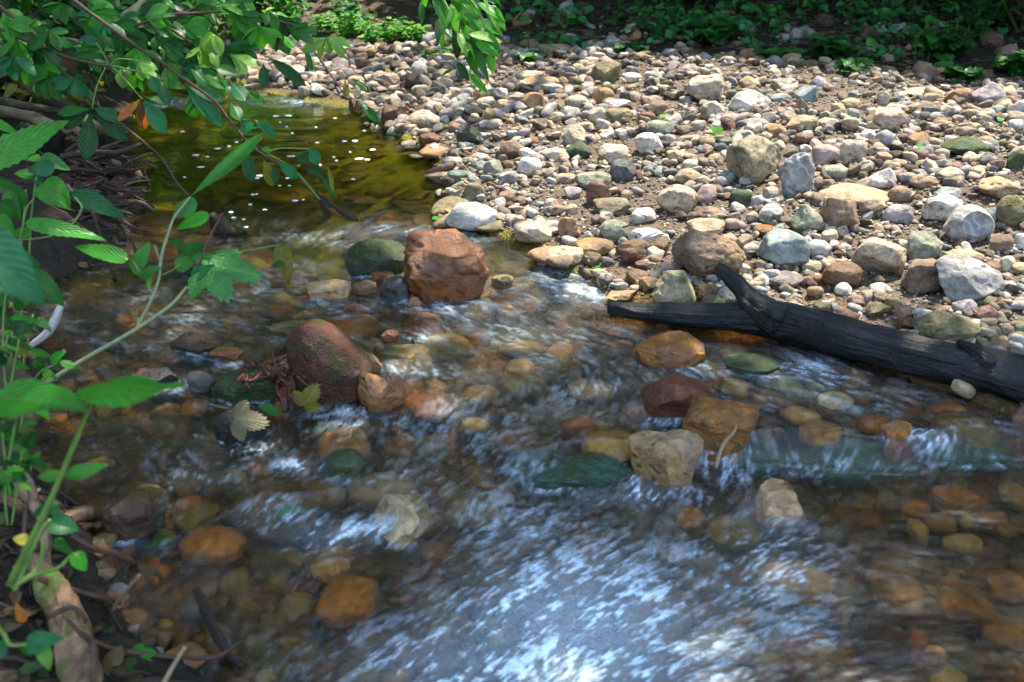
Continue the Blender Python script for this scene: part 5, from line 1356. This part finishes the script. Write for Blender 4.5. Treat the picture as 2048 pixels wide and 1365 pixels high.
# --- leaves that have fallen on stones and water
def fallen(label, u, v, wpx, ang, c, z=None, lobes=5, up=(0, -.35, 1), mat=M_LEAF, group=None, palm=True, droop=.2):
    p = on_ground(u, v, .03) if z is None else on_z(u, v, z); d = (p - CAM) @ FWD
    mb = MB(); dv = np.array([math.cos(ang), math.sin(ang), 0.0]); up = np.array(up, float); up /= np.linalg.norm(up); dv = dv - up * (dv @ up)
    if palm: palm_leaf(mb, p, dv, up, wpx * d / F, np.array(GRN[c]), lobes, droop, int(u), depth=.27)
    else: leaf(mb, p - dv * wpx * d / F / 2, dv, up, wpx * d / F, wpx * .5 * d / F, 'ovate', GRN[c], droop=droop, ns=12, seed=int(u))
    return tag(mb.build('fallen_leaf', mat, loc=p), label, 'leaf', group)
fallen('bright green torn leaf standing among pale stones in mid bar', 1428, 268, 26, 1.2, 'l', up=(.3, -1, .4), lobes=3)
fallen('pale green fallen leaf lying flat left of the long dark green boulder', 1850, 292, 34, .2, 'p', palm=False)
fallen('small green fallen leaf near the right end of the bar', 2003, 238, 26, .8, 'p', palm=False)
fallen('small green leaf among the stones behind the sage green stone', 1330, 232, 26, .6, 'l', palm=False)
fallen('yellow-green leaf scrap at the pool edge below the red-brown stone', 783, 262, 20, 1.0, 'l', palm=False)
fallen('small yellow-green leaf on the gravel under the hanging branch', 868, 150, 22, .3, 'l', palm=False)
fallen('green blade-like leaf caught by the pale brown wet block', 1205, 538, 40, .3, 'b', palm=False, z=.06)
fallen('upright olive-green lobed leaf stuck against the egg-shaped boulder', 608, 812, 52, 1.5, 'y', up=(.1, -1, .25), z=.06, lobes=3)
fallen('rolled dark green leaf in the debris below the mossy block', 540, 822, 60, -.25, 'g', palm=False, z=.06, droop=.1)
fallen('pale brown skeleton leaf plastered on the black rock', 470, 838, 66, -.05, 's', up=(.1, -.75, .7), z=.108, lobes=3, droop=.35)
fallen('green leaf under the water in front of the egg-shaped boulder', 640, 862, 70, 2.9, 'g', z=.0, palm=False)
fallen('green leaf streaming in the current by the dark rust-topped rock', 318, 1085, 72, .35, 'b', z=-.012, palm=False)
fallen('green and white leaf pasted on the long brown mossy boulder', 585, 1022, 62, .3, 'b', z=.022, palm=False)
fallen('brown curled leaf caught on the ledge beside the perched boulder', 1432, 915, 40, .4, 'n', z=.03, palm=False)
fallen('large mottled green leaf on the wet mud at the bottom left', 268, 1315, 52, -.6, 'b', z=.03)
fallen('yellow leaf standing on edge beside the mottled green one', 200, 1298, 46, -1.0, 'e', up=(.6, -1, .3), z=.05, palm=False)
fallen('orange-yellow curled leaf on the near bank left of the peeling log', 46, 1238, 44, 1.9, 'o', up=(.2, -1, .4), z=.14, palm=False)
fallen('orange leaf lying under the near water beside the slanting stalk', 290, 1148, 50, .2, 'o', z=-.03)
fallen('brown leaf under the shallows by the arching root', 90, 920, 34, .2, 'n', z=.02, palm=False)
fallen('pale green leaf floating at the foot of the big white egg stone', 876, 436, 26, .4, 'p', z=.055, palm=False)

# --- froth flecks drifting on the pool
mf = NT('froth'); nf = mf.noise(mf.n('TexCoord').outputs['Object'], 300, 3)
M_FROTH = mf.done(mf.n('BsdfPrincipled', {'Base Color': (.72, .80, .86), 'Roughness': .35, 'Normal': mf.n('Bump', {'Height': nf, 'Strength': .5, 'Distance': .002})}))
FL = [(366,264,9),(551,233,13),(577,232,15),(560,245,6),(573,254,5),(585,267,4),(670,237,10),(634,286,9),(434,298,13),(473,285,8),(458,293,7),(415,314,8),(391,311,13),(402,335,13),(369,355,7),(583,313,15),(710,282,13),(688,283,11),(745,300,14),(719,318,16),(735,320,12),(668,315,6),(673,322,8),(547,353,9),(514,357,12),(560,372,7),(575,357,9),(579,372,6),(590,402,12),(607,400,8),(462,425,10),(468,436,9),(488,440,10),(492,455,9),(520,352,12),(509,390,16),(500,410,9),(706,359,9),(632,255,5),(728,262,6),(700,305,5),(640,330,5),(440,330,5),(530,420,8)]
for i, (u, v, w) in enumerate(FL):
    p = on_water(u, v); d = (p - CAM) @ FWD; rr = np.random.default_rng(i); m_ = 18; a = np.arange(m_) / m_ * 2 * np.pi
    s = w * d / F / 2 * .95; rad = s * (.75 + .6 * rr.uniform(-1, 1, m_) ** 3 + .25 * np.cos(a * 2)); mb = MB(); V = [np.array([0, 0, .003])]; V += [np.array([r_ * math.cos(t), r_ * math.sin(t) * 1.15, 0]) * .6 + [0, 0, .003] for r_, t in zip(rad, a)]; V += [np.array([r_ * math.cos(t), r_ * math.sin(t) * 1.15, .0005]) for r_, t in zip(rad, a)]
    j = np.arange(m_); j2 = (j + 1) % m_
    mb.add(np.array(V) + p, np.stack([1 + j, 1 + m_ + j, 1 + m_ + j2, 1 + j2], 1), np.stack([np.zeros(m_, int), 1 + j, 1 + j2], 1))
    tag(mb.build('foam_fleck', M_FROTH, loc=p), 'small white fleck of froth drifting on the olive pool', 'foam', 'froth flecks on the pool')
# ------------------------------------------------------------------ trees overhead, sky and sun
SUN = np.array([.26, .36, .90]); SUN /= np.linalg.norm(SUN)
el = math.asin(SUN[2]); az = math.atan2(SUN[0], SUN[1])
LIT = np.array([(430,60),(640,40),(860,98),(1000,108),(1130,120),(1230,112),(1400,138),(1650,158),(2060,195),(2400,240),(2400,640),(2048,600),(1800,560),(1500,500),(1230,500),(1040,480),(900,400),(820,290),(740,235),(640,205),(480,160)], float)
lit_poly = np.array([px_ground(np.array([u]), np.array([v]))[:2] for u, v in LIT]).reshape(-1, 2)
def lit(x, y): 
    d = seg_dist(x, y, np.vstack([lit_poly, lit_poly[:1]])); return np.where(inside(x, y, lit_poly), d, -d)
trees = [((-3.2, 7.5), 'unseen tall tree on the left bank beyond the leaning one'), ((-3.4, 2.0), 'unseen tall tree on the left bank beside the viewer'), ((4.6, 2.2), 'unseen tall tree on the right bank beside the viewer'), ((2.2, 9.6), 'unseen tree on the dark far bank behind the crest'), ((5.6, 8.6), 'unseen tree on the right of the dark far bank'), ((-.6, 12.0), 'unseen tree at the head of the stream'), ((.8, -3.0), 'unseen tree behind the viewer'), ((4.1, 10.6), 'slim tree on the dark far bank')]  # all but the slim one are unseen, added for shade and dark reflections
crowns = [MB() for _ in trees]; tips = [[] for _ in trees]
c_ = np.random.default_rng(99)
def clump(p, ti, n=9, r=.34, s=.20):
    tips[ti].append(p)
    for k in range(n):
        q = p + c_.normal(0, r * .5, 3); d = c_.normal(size=3); d[2] -= .3; L = s * c_.uniform(.7, 1.3)
        leaf(crowns[ti], q, d, (c_.normal() * .5, c_.normal() * .5, 1), L, L * .55, 'ovate', np.array(GRN['g']) * c_.uniform(.7, 1.2), droop=.3, ns=4, seed=0)
def near_tree(p): return int(np.argmin([math.hypot(p[0] - t[0][0], p[1] - t[0][1]) for t in trees]))
# the crowns close over everything but the gravel bar: each clump stands on the sun ray of a shaded spot
for k in range(5200):
    x = c_.uniform(-4.5, 5.5); y = c_.uniform(-.5, 11.5)
    ld = float(lit(np.array([x]), np.array([y]))[0]); back = y - float(np.interp(x, crest[:, 0], crest[:, 1]))
    if ld > (-.16 if back > .1 and x > -1.3 else -.42): continue
    if back > .25 and x > -1.3: h = c_.uniform(2.3, 4.2); pr = .95
    elif x < -.25: h = c_.uniform(4.5, 8); pr = .88
    else: h = c_.uniform(5.5, 8.5); pr = .5 if y > 3.3 else .68
    if c_.random() > pr: continue
    if -ld < .5 and h > 5: h = 5.5
    p = np.array([x, y, 0]) + SUN * (h / SUN[2])
    clump(p, near_tree(p), 7 if h > 4.3 else 15, .30, .19)
for k in range(70):  # clumps added only to keep sun glints off the lip and shallows
    u, v = [(c_.uniform(1380, 2080), c_.uniform(850, 1000)), (c_.uniform(760, 1060), c_.uniform(960, 1090)), (c_.uniform(420, 760), c_.uniform(1040, 1260))][k % 3]
    p = on_z(u, v, 0) + SUN * (c_.uniform(5.5, 8) / SUN[2]); clump(p, near_tree(p), 14, .30, .19)
# crowns that do not shade the scene but close the horizon the water mirrors
for k in range(3800):
    a = c_.uniform(-1.25, 1.25); r_ = c_.uniform(11, 15); z_ = c_.uniform(.8, 9.5)
    top = 3.6 + 6.0 * sstep(.07, .24, np.array([abs(a - .04)]))[0]
    if z_ > top: continue
    p = np.array([r_ * math.sin(a), r_ * math.cos(a), z_ + .6]); g = p - SUN * ((p[2] - .15) / SUN[2])
    if lit(np.array([g[0]]), np.array([g[1]]))[0] > -1.0: continue
    clump(p, near_tree(p), 8, .55, .42)
for i, ((x, y), txt) in enumerate(trees):
    z = hz(x, y); e = empty('tree', (x, y, z)); tag(e, txt, 'tree', 'trees round the stream')
    mb = MB(); top = 7.5 if i not in (3, 4, 7) else 5.0
    tube(mb, [(x, y, z - .3), (x + .05, y, z + 1), (x - .1, y + .1, z + 3), (x, y, z + top)], [.17, .13, .10, .05] if i != 7 else [.07, .06, .05, .03], 12, 8, rough=.15, seed=i)
    T = tips[i][:: max(1, len(tips[i]) // 26)]
    for q in T:
        h0 = np.array([x, y, z + min(top, max(1.2, (q[2] - z) * .62))]); md = (h0 + q) / 2 + np.array([0, 0, .35]); tube(mb, [h0, md, q], [.045, .03, .012], 6, 4, rough=.1)
    kid(mb, 'trunk', M_BARK, e)
    if crowns[i].n: kid(crowns[i], 'crown', M_CROWN, e)

w = bpy.data.worlds.new('World'); S.world = w; w.use_nodes = True; nt = w.node_tree; nt.nodes.clear()
sky = nt.nodes.new('ShaderNodeTexSky'); sky.sky_type = 'NISHITA'; sky.sun_disc = False; sky.sun_elevation = el; sky.sun_rotation = az; sky.air_density = 1.0; sky.dust_density = 1.5
bg = nt.nodes.new('ShaderNodeBackground'); bg.inputs[1].default_value = .075
tc = nt.nodes.new('ShaderNodeTexCoord'); nz = nt.nodes.new('ShaderNodeTexNoise'); nz.inputs['Scale'].default_value = 2.2; nz.inputs['Detail'].default_value = 6
nt.links.new(tc.outputs['Generated'], nz.inputs['Vector'])
rp = nt.nodes.new('ShaderNodeMapRange'); rp.inputs[1].default_value = .42; rp.inputs[2].default_value = .58
nt.links.new(nz.outputs[0], rp.inputs[0])
mx = nt.nodes.new('ShaderNodeMix'); mx.data_type = 'RGBA'; nt.links.new(rp.outputs[0], mx.inputs[0]); nt.links.new(sky.outputs[0], mx.inputs[6]); mx.inputs[7].default_value = (7.3, 10.0, 14.2, 1)   # bright bluish cloud, added to lift sky light and reflections
nt.links.new(mx.outputs[2], bg.inputs[0])
o_ = nt.nodes.new('ShaderNodeOutputWorld'); nt.links.new(bg.outputs[0], o_.inputs[0])
ld_ = bpy.data.lights.new('sun', 'SUN'); ld_.energy = 4.2; ld_.angle = R(.55); ld_.color = (1, .91, .77)
so = bpy.data.objects.new('sun', ld_); COL.objects.link(so); so.rotation_euler = Vector(-SUN).to_track_quat('-Z', 'Y').to_euler(); so.location = (3, 4, 12)
S.render.engine = 'CYCLES'; S.cycles.use_denoising = True
try: S.cycles.denoiser = 'OPENIMAGEDENOISE'; S.cycles.denoising_input_passes = 'RGB_ALBEDO_NORMAL'; S.cycles.denoising_prefilter = 'ACCURATE'
except Exception: pass
S.cycles.max_bounces = 10; S.cycles.transparent_max_bounces = 12; S.cycles.diffuse_bounces = 4; S.cycles.glossy_bounces = 3; S.cycles.transmission_bounces = 6; S.cycles.sample_clamp_indirect = 6
vs = S.view_settings; S.display_settings.display_device = 'sRGB'; vs.view_transform = 'Standard'; vs.look = 'None'; vs.gamma = 1; vs.use_curve_mapping = False; vs.exposure = 2.1
